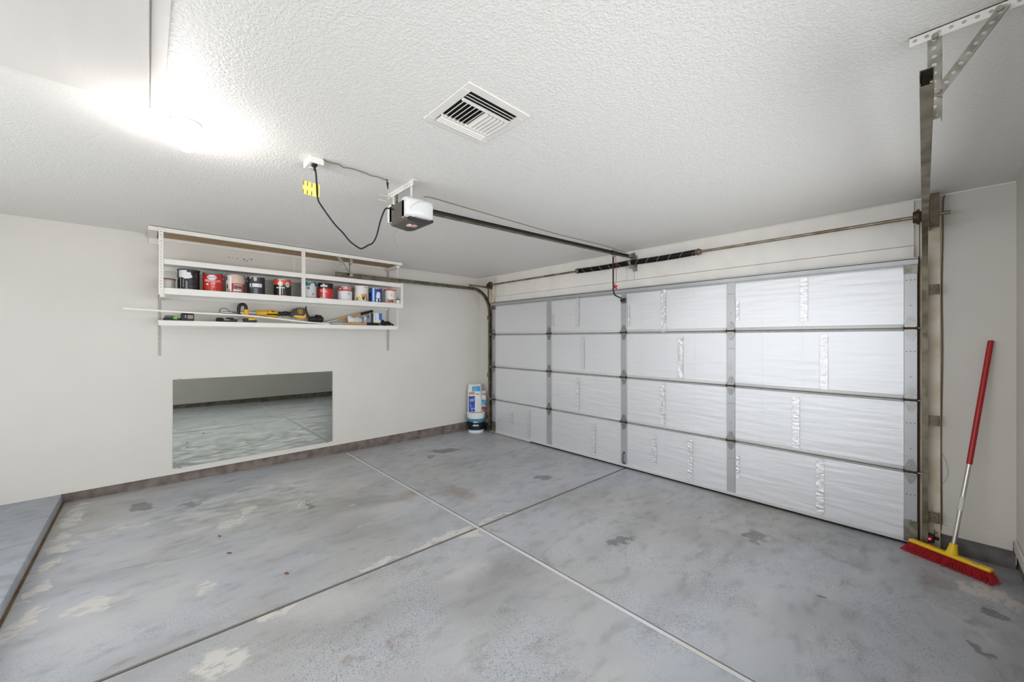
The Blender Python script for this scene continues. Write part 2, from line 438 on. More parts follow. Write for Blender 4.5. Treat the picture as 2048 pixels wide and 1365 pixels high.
def thing(name, loc, label, cat, group=None, kind=None):
    e = bpy.data.objects.new(name, None); COL.objects.link(e)
    e.empty_display_size = .1; e.location = loc
    WM[e.name] = Matrix.Translation(Vector(loc))
    return finish(e, label, cat, group, kind)
def arc_pts(path, n=6):
    """Catmull-Rom through points"""
    P_ = [Vector(p) for p in path]; out = []
    for i in range(len(P_)-1):
        p0, p1, p2, p3 = P_[max(i-1, 0)], P_[i], P_[i+1], P_[min(i+2, len(P_)-1)]
        for k in range(n):
            t = k/n
            out.append(.5*((2*p1) + (p2-p0)*t + (2*p0-5*p1+4*p2-p3)*t*t + (3*p1-p0-3*p2+p3)*t**3))
    out.append(P_[-1]); return out

# ------------------------------------------------------------------ SETTING
# floor: bed + four slabs + joint strips
mb = MB().add([(-.1, .35, -.13), (W+.1, .35, -.13), (W+.1, YS, -.1), (-.1, YS, -.1), (-.1, .35, -.03), (W+.1, .35, -.03), (W+.1, YS, fz(YS)-.03), (-.1, YS, fz(YS)-.03)],
              [(0,3,2,1),(4,5,6,7),(0,1,5,4),(1,2,6,5),(2,3,7,6),(3,0,4,7)])
floor = obj('floor', mb, M_dark, smooth=False, label='grey painted concrete garage floor with worn patches and control joints', cat='floor', kind='structure')
M_groove = mat('groove_dirt', (116, 111, 105), .9)
def slab(x0, x1, y0, y1):
    c = .006
    mb = MB()
    zt = lambda y: fz(y)
    vs_ = []
    for (ins, dz) in ((0, -.03), (0, -c*.8), (c, 0)):
        for (x, y) in ((x0+ins, y0+ins), (x1-ins, y0+ins), (x1-ins, y1-ins), (x0+ins, y1-ins)):
            vs_.append((x, y, zt(y)+dz))
    fs = [(3,2,1,0), (8,9,10,11)]
    for l in (0, 4):
        for k in range(4): fs.append((l+k, l+(k+1) % 4, l+4+(k+1) % 4, l+4+k))
    mb.add(vs_, fs); mb.m = [1]+[0]+[1]*8; obj('slab', mb, [M_floor, M_groove], floor, smooth=False)
jw, jd = .013, .0055
for (x0, x1) in ((-.05, XJ-jd), (XJ+jd, W+.05)):
    for (y0, y1) in ((YS, YJ-jw), (YJ+jw, .3)):
        slab(x0, x1, y0, y1)
for (x0, x1) in ((0, XJ-jd), (XJ+jd, W)):
    mb = MB().box((x0, YJ-jw, fz(YJ)-.028), (x1, YJ+jw, fz(YJ)-.0005), bev=.003)
    obj('joint_strip', mb, M_joint, floor, label='pale painted joint strip')
# raised slab at the house side
mb = MB().box((-.05, YR, -.1), (W+.05, YS, .151), bev=.012, seg=2)
obj('floor_step', mb, M_step, label='raised blue-grey painted concrete step along the house side', cat='step', kind='structure')
mb = MB().box((0, YS-.002, fz(YS)-.02), (W, YS+.012, fz(YS)+.012))
obj('step_joint', mb, mat('step_joint_board', (112, 88, 52), .8, var=.4, vscale=14), label='brown expansion joint board at foot of raised step', cat='joint', kind='structure')

# walls
STEM = .151
mb = MB().box((-.12, YR, STEM), (0, .12, H+.1))
wl = obj('wall_left', mb, M_wall, smooth=False, label='off-white painted left wall with shelving and mirror', cat='wall', kind='structure')
mb = MB().box((0, YS, STEM), (.005, -.001, STEM+.05), bev=.002)
obj('drywall_edge', mb, M_wall, wl)
mb = MB().box((-.12, YS, -.05), (-.014, .12, STEM))
obj('baseboard_left', mb, M_stem, smooth=False, label='bare brown concrete curb under the left wall', cat='curb', kind='structure')
SY0, SY1, SZ0, SZ1 = -4.1, -.7, .9, 2.2
mb = MB().box((W, YR, STEM), (W+.12, SY0, H+.1)).box((W, SY1, STEM), (W+.12, .12, H+.1)).box((W, SY0, STEM), (W+.12, SY1, SZ0)).box((W, SY0, SZ1), (W+.12, SY1, H+.1))
wr = obj('wall_right', mb, M_wall, smooth=False, label='off-white painted right wall at the picture edge', cat='wall', kind='structure')
mb = MB().box((W+.012, YR, -.05), (W+.12, .12, STEM))
obj('baseboard_right', mb, M_stem, smooth=False, label='bare concrete curb under the right wall', cat='curb', kind='structure')
mb = MB().box((W-.012, YS, .135), (W, -.03, .215), bev=.004)
obj('trim_1', mb, M_wall, label='narrow painted trim board low on the right wall', cat='trim', kind='structure')
WX0, WX1, WZ0, WZ1 = 1.3, 5.5, .5, 2.2
mb = MB().box((-.12, YR-.12, 0), (WX0, YR, H+.1)).box((WX1, YR-.12, 0), (W+.12, YR, H+.1)).box((WX0, YR-.12, 0), (WX1, YR, WZ0)).box((WX0, YR-.12, WZ1), (WX1, YR, H+.1))
obj('wall_rear', mb, M_wall, smooth=False, label='off-white painted wall behind the camera', cat='wall', kind='structure')
mb = MB()  # unseen window added as a frame for the rear fill lamp
for k in range(5):
    x = WX0+(WX1-WX0)*k/4; mb.box((x-.03, YR-.09, WZ0), (x+.03, YR-.03, WZ1))
mb.box((WX0, YR-.09, WZ0), (WX1, YR-.03, WZ0+.05)).box((WX0, YR-.09, WZ1-.05), (WX1, YR-.03, WZ1))
win = obj('added_window_1', mb, M_trim, smooth=False, label='added unseen white-framed window holding the rear fill lamp', cat='window', kind='structure')
for k in range(4):
    x0 = WX0+(WX1-WX0)*k/4; x1 = WX0+(WX1-WX0)*(k+1)/4
    obj('pane', MB().box((x0+.03, YR-.065, WZ0+.05), (x1-.03, YR-.06, WZ1-.05)), mat('frosted_pane', (225, 232, 238), .5), win, smooth=False)
mb = MB()  # second added window, out of view, around the side fill lamp
for k in range(4):
    y = SY0+(SY1-SY0)*k/3; mb.box((W+.03, y-.03, SZ0), (W+.09, y+.03, SZ1))
mb.box((W+.03, SY0, SZ0), (W+.09, SY1, SZ0+.05)).box((W+.03, SY0, SZ1-.05), (W+.09, SY1, SZ1))
win = obj('added_window_2', mb, M_trim, smooth=False, label='added unseen white-framed window around the fill lamp in the right wall', cat='window', kind='structure')
for k in range(3):
    y0 = SY0+(SY1-SY0)*k/3; y1 = SY0+(SY1-SY0)*(k+1)/3
    obj('pane', MB().box((W+.06, y0+.03, SZ0+.05), (W+.065, y1-.03, SZ1-.05)), mat('frosted_pane', (225, 232, 238), .5), win, smooth=False)
mb = MB().box((-.12, YR-.12, H), (W+.12, .12, H+.12))
obj('ceiling', mb, M_ceil, smooth=False, label='off-white ceiling with knock-down plaster texture', cat='ceiling', kind='structure')
# door wall: returns and header
DX0, DX1, DTOP = .40, 5.255, 2.135
mb = MB().box((0, 0, STEM), (DX0-.035, .12, H)).box((DX1+.035, 0, STEM), (W, .12, H)).box((DX0-.035, 0, DTOP+.01), (DX1+.035, .12, H))
wd = obj('wall_door', mb, M_wall, smooth=False, label='off-white wall around the garage door opening', cat='wall', kind='structure')
mb = MB().box((0, .012, -.05), (DX0-.035, .12, STEM)).box((DX1+.035, .012, -.05), (W, .12, STEM))
obj('baseboard_door', mb, M_stem2, smooth=False, label='grey concrete curb at both sides of garage door', cat='curb', kind='structure')
mb = MB().box((DX1+.115, -.012, .128), (W-.012, 0, .195), bev=.004)
obj('trim_2', mb, M_wall, label='white trim board above the curb behind the broom', cat='trim', kind='structure')
mb = MB().box((.02, -.01, .128), (DX0-.04, 0, .195), bev=.004)
obj('trim_3', mb, M_wall, label='white trim board above the curb behind the bucket', cat='trim', kind='structure')
# header boards: three panels and a lower board, proud of the wall with open seams
for n_, (x0, x1) in enumerate(((.462, 2.842), (2.846, 2.938), (2.944, 5.238))):
    mb = MB().box((x0, -.014, 2.246), (x1, .0, H-.012), bev=.002)
    obj('header_panel', mb, M_trim, wd)
mb = MB().box((.462, -.03, 2.138), (5.238, 0, 2.241), bev=.003)
obj('header_board', mb, M_trim, wd)
mb = MB().box((.0, -.008, H-.012), (W, .0, H), bev=.002)
obj('header_bead', mb, M_trim, wd)
# jambs
for (x0, x1, nm) in ((DX1+.012, DX1+.115, 'r'), (DX0-.115, DX0-.012, 'l')):
    mb = MB().box((x0, -.026, .0), (x1, 0, H-.13 if nm == 'r' else 2.5), bev=.003)
    obj('door_jamb', mb, M_woodj, wd)
    mb = MB().box((x0 if nm == 'r' else x1-.03, -.02, .0), (x0+.03 if nm == 'r' else x1, .12, 2.13))
    obj('jamb_liner', mb, M_jambin, wd)
for (x0, x1) in ((DX0-.05, DX0+.03), (DX1-.03, DX1+.05)):  # strips added outside the door edges to block leaking sunlight
    obj('light_stop', MB().box((x0, .0, .0), (x1, .03, 2.16)), M_jambin, wd)
obj('light_stop', MB().box((DX0, .0, 2.09), (DX1, .03, 2.16)), M_jambin, wd)
# outside ground
mb = MB().box((-4, .3, -.2), (10, 9, -.035))
obj('driveway', mb, M_drive, smooth=False, label='sunlit tan driveway outside under the garage door', cat='driveway', kind='structure')

# ------------------------------------------------------------------ GARAGE DOOR
DY = -.03                       # inner face of the door skin
door = thing('garage_door', ((DX0+DX1)/2, DY, 0), 'closed white sectional garage door lined with silver foil insulation', 'garage door')
STILES = [(DX0, .495), (1.604, 1.70), (2.794, 2.874), (3.963, 4.035), (5.185, DX1)]
zb = .022
seams = [zb + SEC*k for k in range(5)]; seams[4] = 2.14
def wrinkle(x, z, s):
    a = noise.noise(Vector((x*1.6+s*9, z*17, s))) * .0007
    a += noise.noise(Vector((x*4+s, z*38, s*3))) * .0010
    a += noise.noise(Vector((x*2.2, z*3, s*5))) * .002
    return a
for k in range(4):
    z0, z1 = seams[k], seams[k+1]
    mb = MB().box((DX0, DY, z0+.001), (DX1, DY+.025, z1-.001), bev=.002)
    sec = obj('door_section', mb, M_doorw, door)
    for i in range(4):
        x0, x1 = STILES[i][1]+.001, STILES[i+1][0]-.001
        p0, p1 = z0+.03, z1-.02
        if k == 3: p1 = 2.10
        sd = k*4+i+1
        def fn(u, v, x0=x0, x1=x1, p0=p0, p1=p1, sd=sd):
            x = x0+(x1-x0)*u; z = p0+(p1-p0)*v
            return (x, DY-.022-wrinkle(x, z, sd), z)
        mb = MB().grid(fn, 56, 44)
        n0 = len(mb.v)
        # closed edges back to the skin
        mb.add([(x0, DY, p0), (x1, DY, p0), (x1, DY, p1), (x0, DY, p1)], [])
        nu, nv = 56, 44
        bl = [i_ for i_ in range(nu+1)]; tp = [nv*(nu+1)+i_ for i_ in range(nu+1)]
        lf = [j*(nu+1) for j in range(nv+1)]; rt = [j*(nu+1)+nu for j in range(nv+1)]
        for loop, (a, b_) in ((bl, (n0, n0+1)), (tp, (n0+3, n0+2)), (lf, (n0, n0+3)), (rt, (n0+1, n0+2))):
            mb.f.append(loop + [b_, a]); mb.m.append(0)
        obj('insulation_panel', mb, M_foil, sec, ang=60)
    for i, (x0, x1) in enumerate(STILES):
        mb = MB().box((x0, DY-.03, z0+.012), (x1, DY, z1-.014 if k < 3 else 2.105), bev=.002)
        obj('stile', mb, M_stile, sec)
    if k > 0:
        # lower edge of this section (bright lip) and upper edge of the one below
        for i in range(4):
            xa, xb = STILES[i][1], STILES[i+1][0]
            mb = MB().box((xa, DY-.034, z0+.003), (xb, DY, z0+.03), bev=.006, seg=2)
            obj('rail', mb, M_doorw, sec)
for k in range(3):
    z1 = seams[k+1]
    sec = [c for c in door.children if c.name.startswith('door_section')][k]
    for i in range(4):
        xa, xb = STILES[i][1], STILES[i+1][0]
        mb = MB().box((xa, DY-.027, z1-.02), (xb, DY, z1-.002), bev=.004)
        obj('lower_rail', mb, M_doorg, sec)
# bottom rail and rubber
mb = MB().box((DX0+.02, DY-.034, zb), (DX1-.02, DY, zb+.03), bev=.004)
obj('bottom_rail', mb, M_doorw, door)
mb = MB().box((1.25, DY-.01, .001), (DX1, DY+.025, zb), bev=.004)
obj('bottom_seal', mb, M_black2, door)
# top strut (U channel)
mb = MB().box((DX0-.004, DY-.06, 2.098), (DX1+.004, DY-.056, 2.135)).box((DX0-.004, DY-.06, 2.13), (DX1+.004, DY-.02, 2.135)).box((DX0-.004, DY-.06, 2.094), (DX1+.004, DY-.02, 2.099)).box((DX0-.004, DY-.024, 2.08), (DX1+.004, DY-.02, 2.15))
obj('top_strut', mb, M_stile, door, smooth=False)
# hinges: shared leaf + knuckle meshes
def leaf_mesh(sgn):
    poly = [(-.034, .012), (.034, .012), (.034, .028), (.022, .058), (.011, .085), (.0, .09), (-.011, .085), (-.022, .058), (-.034, .028)]
    poly = [(a, b*sgn) for a, b in poly]
    mb = MB().prism(poly, (0, 0, 0), (1, 0, 0), (0, 0, 1), .004)
    for (a, b) in ((0, .075), (0, .04)):
        mb.cyl((a, -.0045, b*sgn), (a, -.009, b*sgn), .007, n=8)
    mb.box((-.03, -.014, sgn*.006), (.03, 0, sgn*.016))
    return mesh_of('hinge_leaf', mb, M_hinge)
LEAF_U, LEAF_D = leaf_mesh(1), leaf_mesh(-1)
kn = MB().cyl((-.036, -.012, 0), (.036, -.012, 0), .009, n=10).box((-.034, -.012, -.008), (.034, 0, .008)).box((-.038, -.02, -.013), (-.033, 0, .013)).box((.033, -.02, -.013), (.038, 0, .013))
KNUCK = mesh_of('hinge_knuckle', kn, M_rust)
ROLL = mesh_of('roller', MB().cyl((-.0, 0, 0), (.03, 0, 0), .005, n=8).cyl((.03, 0, 0), (.042, 0, 0), .022, n=16), M_alu)
for k in (1, 2, 3):
    for i, (x0, x1) in enumerate(STILES):
        xc = (x0+x1)/2; P_ = Vector((xc, DY-.034, seams[k]))
        h = place('hinge', KNUCK, P_, door)
        place('hinge_leaf', LEAF_U, P_, h); place('hinge_leaf', LEAF_D, P_, h)
        if i in (0, 4):
            M_ = Matrix.Translation(P_ + Vector((.036 if i == 4 else -.036, -.012, 0)))
            if i == 0: M_ = M_ @ Matrix.Rotation(math.pi, 4, 'Z')
            place('roller', ROLL, parent=h, M=M_)
# corner brackets
for (x0, x1) in (STILES[0], STILES[4]):
    for (z0, z1) in ((.03, .19), (2.03, 2.095)):
        mb = MB().box((x0-.002, DY-.036, z0), (x1+.002, DY-.029, z1), bev=.001)
        xm = (x0+x1)/2
        for zz in (z0+.02, z1-.02): mb.cyl((xm, DY-.036, zz), (xm, DY-.042, zz), .008, n=8)
        obj('corner_bracket', mb, M_galv, door)
# rivets on right-hand stiles, lift handle
RIVET = mesh_of('rivet', MB().cyl((0, 0, 0), (0, -.0025, 0), .0035, n=6), M_rust)
for (xi) in (3, 4):
    x0, x1 = STILES[xi]
    for k in range(4):
        for zz in (seams[k]+.17, seams[k]+.36):
            for t in ((.2, .5, .8) if zz > seams[k]+.3 else (.5,)):
                place('rivet', RIVET, (x0+(x1-x0)*t, DY-.03, zz), door)
mb = MB().tube(arc_pts([(2.838, DY-.03, .06), (2.838, DY-.055, .075), (2.838, DY-.06, .125), (2.838, DY-.055, .175), (2.838, DY-.03, .19)]), .008, 8)
mb.box((2.826, DY-.034, .05), (2.85, DY-.03, .075)).box((2.826, DY-.034, .178), (2.85, DY-.03, .2))
obj('lift_handle', mb, mat('handle_grey', (92, 92, 92), .4, .4), door)
# foil tape strips
TAPES = [(2.149, 1.70, 2.09), (3.321, 1.62, 2.09), (4.576, 1.69, 2.08), (2.23, 1.15, 1.57), (3.508, 1.11, 1.58), (4.712, 1.10, 1.58),
         (2.149, .6, 1.03), (3.31, .58, 1.05), (4.519, .58, 1.03), (.861, .2, .40), (1.243, .06, .48), (2.401, .06, .46),
         (3.211, .14, .46), (3.608, .055, .49), (4.686, .06, .53), (2.895, 1.7, 1.95), (1.722, 1.72, 1.9), (4.056, 1.72, 1.92), (4.06, .2, .42)]
for i, (x, z0, z1) in enumerate(TAPES):
    w_ = .052 if i < 15 else .026
    def fn(u, v, x=x, z0=z0, z1=z1, i=i, w_=w_):
        z = z0+(z1-z0)*v
        xx = x-w_/2+w_*u+.002*noise.noise(Vector((u*3, z*30, i)))
        return (xx, DY-.0285-.0035*(noise.noise(Vector((xx*30, z*55, i*3.1)))+.3), z)
    mb = MB().grid(fn, 6, 50)
    ob = obj('foil_tape', mb, M_tapes, door, ang=80)

# ------------------------------------------------------------------ TRACKS
def channel(path, tang, inx, w=.05, d=.03, th=.0025):
    """C channel swept in a YZ plane; inx = +1 opens to +x"""
    prof = [(0, -w/2), (d, -w/2), (d, -w/2+.012), (d-th, -w/2+.012), (d-th, -w/2+th), (th, -w/2+th), (th, w/2-th), (d-th, w/2-th), (d-th, w/2-.012), (d, w/2-.012), (d, w/2), (0, w/2)]
    mb = MB(); n = len(prof); vs_ = []
    for p, t in zip(path, tang):
        nrm = Vector((0, -t[2], t[1]))
        for a, b in prof: vs_.append(Vector(p) + Vector((inx*a, 0, 0)) + nrm*b)
    N = len(path)
    fs = [(i*n+k, i*n+(k+1) % n, (i+1)*n+(k+1) % n, (i+1)*n+k) for i in range(N-1) for k in range(n)]
    fs += [list(range(n)), [(N-1)*n+k for k in range(n)]]
    mb.add(vs_, fs); return mb
def tracks(xw, inx, yv, zh0, zh1, yend, label, hang_y, hx):
    t = thing('door_track', (xw, yv, 0), label, 'track')
    zt = 2.02; R = zh0-zt
    mb = channel([(xw, yv, .03), (xw, yv, 1.98)], [(0, 0, 1)]*2, inx)
    obj('vertical_track', mb, M_track, t, smooth=False)
    pts, tg = [], []
    for k in range(13):
        a = k/12*math.pi/2
        pts.append((xw, yv-.003-R*(1-math.cos(a)), zt+R*math.sin(a)-.04*(1-k/12))); tg.append(Vector((0, -math.sin(a), math.cos(a))))
    d = Vector((0, yend-pts[-1][1], zh1-zh0)).normalized()
    tg[-1] = d
    pts.append((xw, yend, zh1)); tg.append(d)
    mb = channel(pts, tg, inx)
    obj('horizontal_track', mb, M_track, t, ang=25)
    # bolts
    for yy in (yend+.04, yend+.33, yend+.75, yend+1.2, yend+1.7):
        zz = zh1+(zh0-zh1)*(yy-yend)/(pts[-2][1]-yend)
        obj('track_bolt', MB().cyl((xw+inx*.0025, yy, zz), (xw+inx*.009, yy, zz), .008, n=8), M_galv, t)
    # jamb brackets
    for zz in (.25, .95, 1.9):
        mb = MB().box((xw-inx*.001, yv+.004, zz-.035), (xw-inx*.055, yv+.008, zz+.035)).box((xw-inx*.004, yv-.02, zz-.035), (xw, yv+.008, zz+.035))
        mb.box((xw-inx*.053, yv+.004, zz-.035), (xw-inx*.057, -.026, zz+.035))
        mb.cyl((xw-inx*.03, yv+.004, zz), (xw-inx*.03, yv-.006, zz), .009, n=8)
        obj('jamb_bracket', mb, M_track, t, smooth=False)
    return t
trR = tracks(5.308, -1, -.078, 2.335, 2.297, -2.56, 'galvanised overhead door track along the right, above the broom', -2.25, 5.3)
trL = tracks(.352, 1, -.078, 2.35, 2.343, -2.53, 'curved galvanised door track on the left, in front of paint shelves', -2.25, .36)
# right hanger: perforated angles
hy = -2.262
def angle(mb, O, U, V, N_, w, L_, pitch, hr, flange=.032, th=.0025, m=0):
    O, U, V, N_ = Vector(O), Vector(U).normalized(), Vector(V).normalized(), Vector(N_).normalized()
    mb.perf(O, U, V, w, L_, pitch, hr, th, m)
    e = O + U*(w/2)
    mb.prism([(0, 0), (flange, 0), (flange, L_), (0, L_)], e, N_, V, th, m)
mb = MB(); angle(mb, (5.252, hy, H-.017), (0, 0, 1), (1, 0, 0), (0, 1, 0), .032, .25, .0285, .006)
obj('hanger_angle', mb, M_white, trR, smooth=False)
mb = MB(); angle(mb, (5.311, hy+.004, 2.285), (1, 0, 0), (0, 0, 1), (0, 1, 0), .032, .285, .0285, .0065)
obj('hanger_angle', mb, M_hanger, trR, smooth=False)
dv = Vector((.142, 0, .212))
mb = MB(); angle(mb, Vector((5.315, hy-.003, 2.36)), (dv.z, 0, -dv.x), dv, (0, -1, 0), .028, dv.length, .0285, .006, flange=.02)
obj('hanger_brace', mb, M_hanger, trR, smooth=False)
for (x, z) in ((5.313, H-.03), (5.448, H-.022), (5.318, 2.372), (5.312, 2.30)):
    obj('hanger_bolt', MB().cyl((x, hy+.002, z), (x, hy-.012, z), .009, n=6), M_hanger, trR)
# left hanger
ly = -2.36
mb = MB(); angle(mb, (.36, ly, 2.33), (1, 0, 0), (0, 0, 1), (0, 1, 0), .032, .255, .0285, .0055)
obj('hanger_angle', mb, M_hanger, trL, smooth=False)
dv = Vector((-.0, -.13, .22))
mb = MB(); angle(mb, Vector((.352, ly-.01, 2.345)), (0, dv.z, -dv.y), dv, (1, 0, 0), .03, dv.length, .0285, .0055)
obj('hanger_brace', mb, M_hanger, trL, smooth=False)
mb = MB().perf((.36, -.5, 2.40), (0, 0, 1), (0, 1, 0), .03, .4, .045, .006, .003)
obj('track_angle', mb, M_track, trL, smooth=False)

# ------------------------------------------------------------------ TORSION SPRING ASSEMBLY
TY, TZ = -.12, 2.43
tor = thing('torsion_spring_assembly', (2.95, TY, TZ), 'torsion shaft with two black springs above the garage door', 'door spring')
obj('shaft', MB().cyl((.345, TY, TZ), (5.415, TY, TZ), .0127, n=16), M_shaft, tor)
for (x0, x1, s) in ((2.225, 2.945, 1), (2.975, 3.69, -1)):
    prof = []
    L_ = x1-x0; n_ = 110
    mbs = MB()
    cnt = 150; pts = []
    sag = lambda t: -.006*math.sin(math.pi*t)
    rings = []
    N = 16
    for k in range(cnt*2+1):
        t = k/(cnt*2); r = .0285 + (.0022 if k % 2 else 0)
        for q in range(N):
            a = 2*math.pi*q/N
            rings.append((x0+L_*t, TY+r*math.cos(a), TZ+sag(t)+r*math.sin(a)))
    fs = [(i*N+q, i*N+(q+1) % N, (i+1)*N+(q+1) % N, (i+1)*N+q) for i in range(cnt*2) for q in range(N)]
    mbs.add(rings, fs)
    sp = obj('spring', mbs, M_spring, tor, ang=180)
    pts = []
    turns = 5.5
    for k in range(180):
        t = k/179; a = 2*math.pi*turns*t*s
        pts.append((x0+.01+(L_-.02)*t, TY+.0306*math.cos(a), TZ+sag(t)+.0306*math.sin(a)))
    obj('paint_line', MB().tube(pts, .0010, 5), M_paintw, sp)
    xe = x0 if s == 1 else x1
    mb = MB().cyl((xe, TY, TZ), (xe-s*.03, TY, TZ), .03, .036, n=20).cyl((xe-s*.03, TY, TZ), (xe-s*.055, TY, TZ), .024, n=16)
    for k in range(4):
        a = math.pi/4+k*math.pi/2
        mb.cyl((xe-s*.042, TY+.02*math.cos(a), TZ+.02*math.sin(a)), (xe-s*.042, TY+.034*math.cos(a), TZ+.034*math.sin(a)), .006, n=6)
    obj('winding_cone', mb, mat('cone_metal', (150, 140, 134), .4, .7, var=.6, vscale=60, vcol=(116, 60, 54)), tor)
mb = MB().box((2.953, TY-.035, TZ-.07), (2.959, -.014, TZ+.03)).cyl((2.945, TY, TZ), (2.972, TY, TZ), .036, n=20).box((2.93, -.02, TZ-.09), (2.985, -.014, TZ+.1))
obj('centre_bracket', mb, M_hanger, tor)
for (xd, s) in ((.425, 1), (5.262, -1)):
    mb = MB().cyl((xd, TY, TZ), (xd+s*.012, TY, TZ), .052, n=24).cyl((xd+s*.012, TY, TZ), (xd+s*.03, TY, TZ), .044, .04, n=24).cyl((xd-s*.03, TY, TZ), (xd, TY, TZ), .03, .045, n=24)
    for k in range(8):
        a = k*math.pi/4; mb.box((-.004, -.004, -.004), (.004, .004, .004), M=Matrix.Translation((xd, TY+.052*math.cos(a), TZ+.052*math.sin(a))))
    obj('cable_drum', mb, mat('drum_cast', (84, 70, 58), .5, .6, var=.4, vscale=50), tor)
mb = MB().box((5.312, -.15, 2.335), (5.362, -.145, 2.575), bev=.002).box((5.312, -.15, 2.335), (5.316, -.026, 2.575)).cyl((5.318, -.152, 2.35), (5.318, -.16, 2.35), .01, n=8)
obj('end_bearing_plate', mb, mat('bearing_plate_brown', (112, 102, 84), .55, .5, var=.3, vscale=20), tor, smooth=False)
mb = MB().perf((.371, -.115, 2.16), (0, 1, 0), (0, 0, 1), .03, .22, .028, .005, .003).cyl((.36, TY, TZ), (.378, TY, TZ), .03, n=16).box((.371, -.15, 2.37), (.376, -.026, 2.395))
obj('end_bearing_plate', mb, M_track, tor, smooth=False)
for xd in (.412, 5.266):
    obj('lift_cable', MB().cyl((xd, TY+.045, TZ), (xd, -.07, .08), .0022, n=6), M_rust, tor)

# ------------------------------------------------------------------ GARAGE DOOR OPENER
OX = 2.93
op = thing('garage_door_opener', (OX, -2.9, 2.31), 'charcoal and white garage door opener hung from the ceiling', 'door opener')
# T rail
r0, r1 = Vector((OX, -2.79, 2.433)), Vector((OX, -.13, 2.512))
rd = (r1-r0).normalized(); ru = Vector((1, 0, 0)).cross(rd)
mb = MB()
prof = [(-.016, .012), (.016, .012), (.016, .008), (.004, .008), (.004, -.012), (.014, -.012), (.014, -.016), (-.014, -.016), (-.014, -.012), (-.004, -.012), (-.004, .008), (-.016, .008)]
mb.prism([(a, b) for a, b in prof], r0, (1, 0, 0), ru, -(r1-r0).length)
obj('rail', mb, mat('rail_dark', (48, 45, 40), .5, .5), op, smooth=False)
mb = MB().box((-.012, 0, -.02), (-.0125+.003, 2.6, -.017), M=Matrix.Translation(r0) @ Matrix.Rotation(math.atan2(rd.z, rd.y), 4, 'X'))
mb.box((-.016, 0, -.021), (.016, 2.6, -.017), M=Matrix.Translation(r0) @ Matrix.Rotation(math.atan2(rd.z, rd.y), 4, 'X'))
obj('rail_edge', mb, M_track, op, smooth=False)
# motor body: charcoal shell with tapering underside
bx0, bx1 = 2.79, 2.995
def yzprism(poly, x0, x1, m=0, mb=None):
    mb = mb or MB(); mb.prism(poly, (x0, 0, 0), (0, 1, 0), (0, 0, 1), x1-x0, m); return mb
poly = [(-3.0, 2.335), (-2.985, 2.315), (-2.87, 2.302), (-2.83, 2.31), (-2.79, 2.335), (-2.79, 2.44), (-3.0, 2.44)]
obj('motor_housing', yzprism(poly, bx0, bx1), M_charc, op)
mb = MB()
pts = [(-2.975, 2.318), (-2.87, 2.299), (-2.83, 2.307), (-2.80, 2.325), (-2.80, 2.34), (-2.975, 2.34)]
yzprism(pts, bx0+.03, bx1+.03, 0, mb)
obj('lower_tray', mb, mat('opener_black', (40, 37, 34), .4), op)
def lens(s, xb):
    mb = MB(); nu, nv = 20, 12
    y0, y1, z0, z1 = -3.0, -2.80, 2.328, 2.455
    def fn(u, v):
        bul = math.sin(math.pi*min(1, max(0, u*.94+.04)))**.45
        bz = (1-abs(2*v-1)**5)
        yy = y0+(y1-y0)*u
        zz = z0+(z1-z0)*v
        if v < .3: zz += .02*((.3-v)/.3)**2*(1-bul)
        return (xb+s*(.004+.062*bul*(.55+.45*bz)), yy, zz)
    mb.grid(fn, nu, nv)
    n0 = len(mb.v)
    # close top and bottom and back
    bot = [i for i in range(nu+1)]; top = [nv*(nu+1)+i for i in range(nu+1)]
    mb.add([(xb-s*.03, y0, z0), (xb-s*.03, y1, z0), (xb-s*.03, y1, z1), (xb-s*.03, y0, z1)], [])
    mb.f += [bot+[n0+1, n0], top+[n0+2, n0+3], [j*(nu+1) for j in range(nv+1)]+[n0+3, n0], [j*(nu+1)+nu for j in range(nv+1)]+[n0+2, n0+1]]
    mb.m += [0]*4
    return mb
ln = obj('light_lens', lens(1, 2.997), M_lens, op, ang=45)
obj('light_lens', lens(-1, 2.788), M_lens, op, ang=45)
for k in range(6):
    for q in range(2):
        y = -2.945+k*.02+q*.007
        mb = MB().box((3.038-q*.017, y, 2.3262), (3.048-q*.017, y+.007, 2.3305))
        obj('lens_vent', mb, mat('vent_grey', (120, 118, 114), .6), ln)
mb = MB().tube(arc_pts([(3.056, -2.99, 2.37), (3.061, -2.96, 2.405), (3.063, -2.92, 2.43), (3.061, -2.88, 2.437)]), .0012, 5)
obj('lens_groove', mb, mat('lens_line', (176, 174, 170), .5), ln)
# badge: pale plate with rosy button
mb = MB().box((2.90, -2.935, 2.3005), (2.94, -2.91, 2.3115), 0, .002).box((2.915, -2.912, 2.2975), (2.96, -2.88, 2.307), 1, .003)
obj('badge', mb, [mat('badge_pale', (214, 208, 200), .4), mat('badge_rose', (206, 160, 150), .4)], op)
# antenna wire
obj('antenna_wire', MB().tube(arc_pts([(2.82, -2.96, 2.322), (2.82, -2.958, 2.29), (2.815, -2.985, 2.25), (2.82, -2.98, 2.215), (2.82, -2.955, 2.18)]), .0012, 5), mat('wire_grey', (120, 118, 116), .5), op)
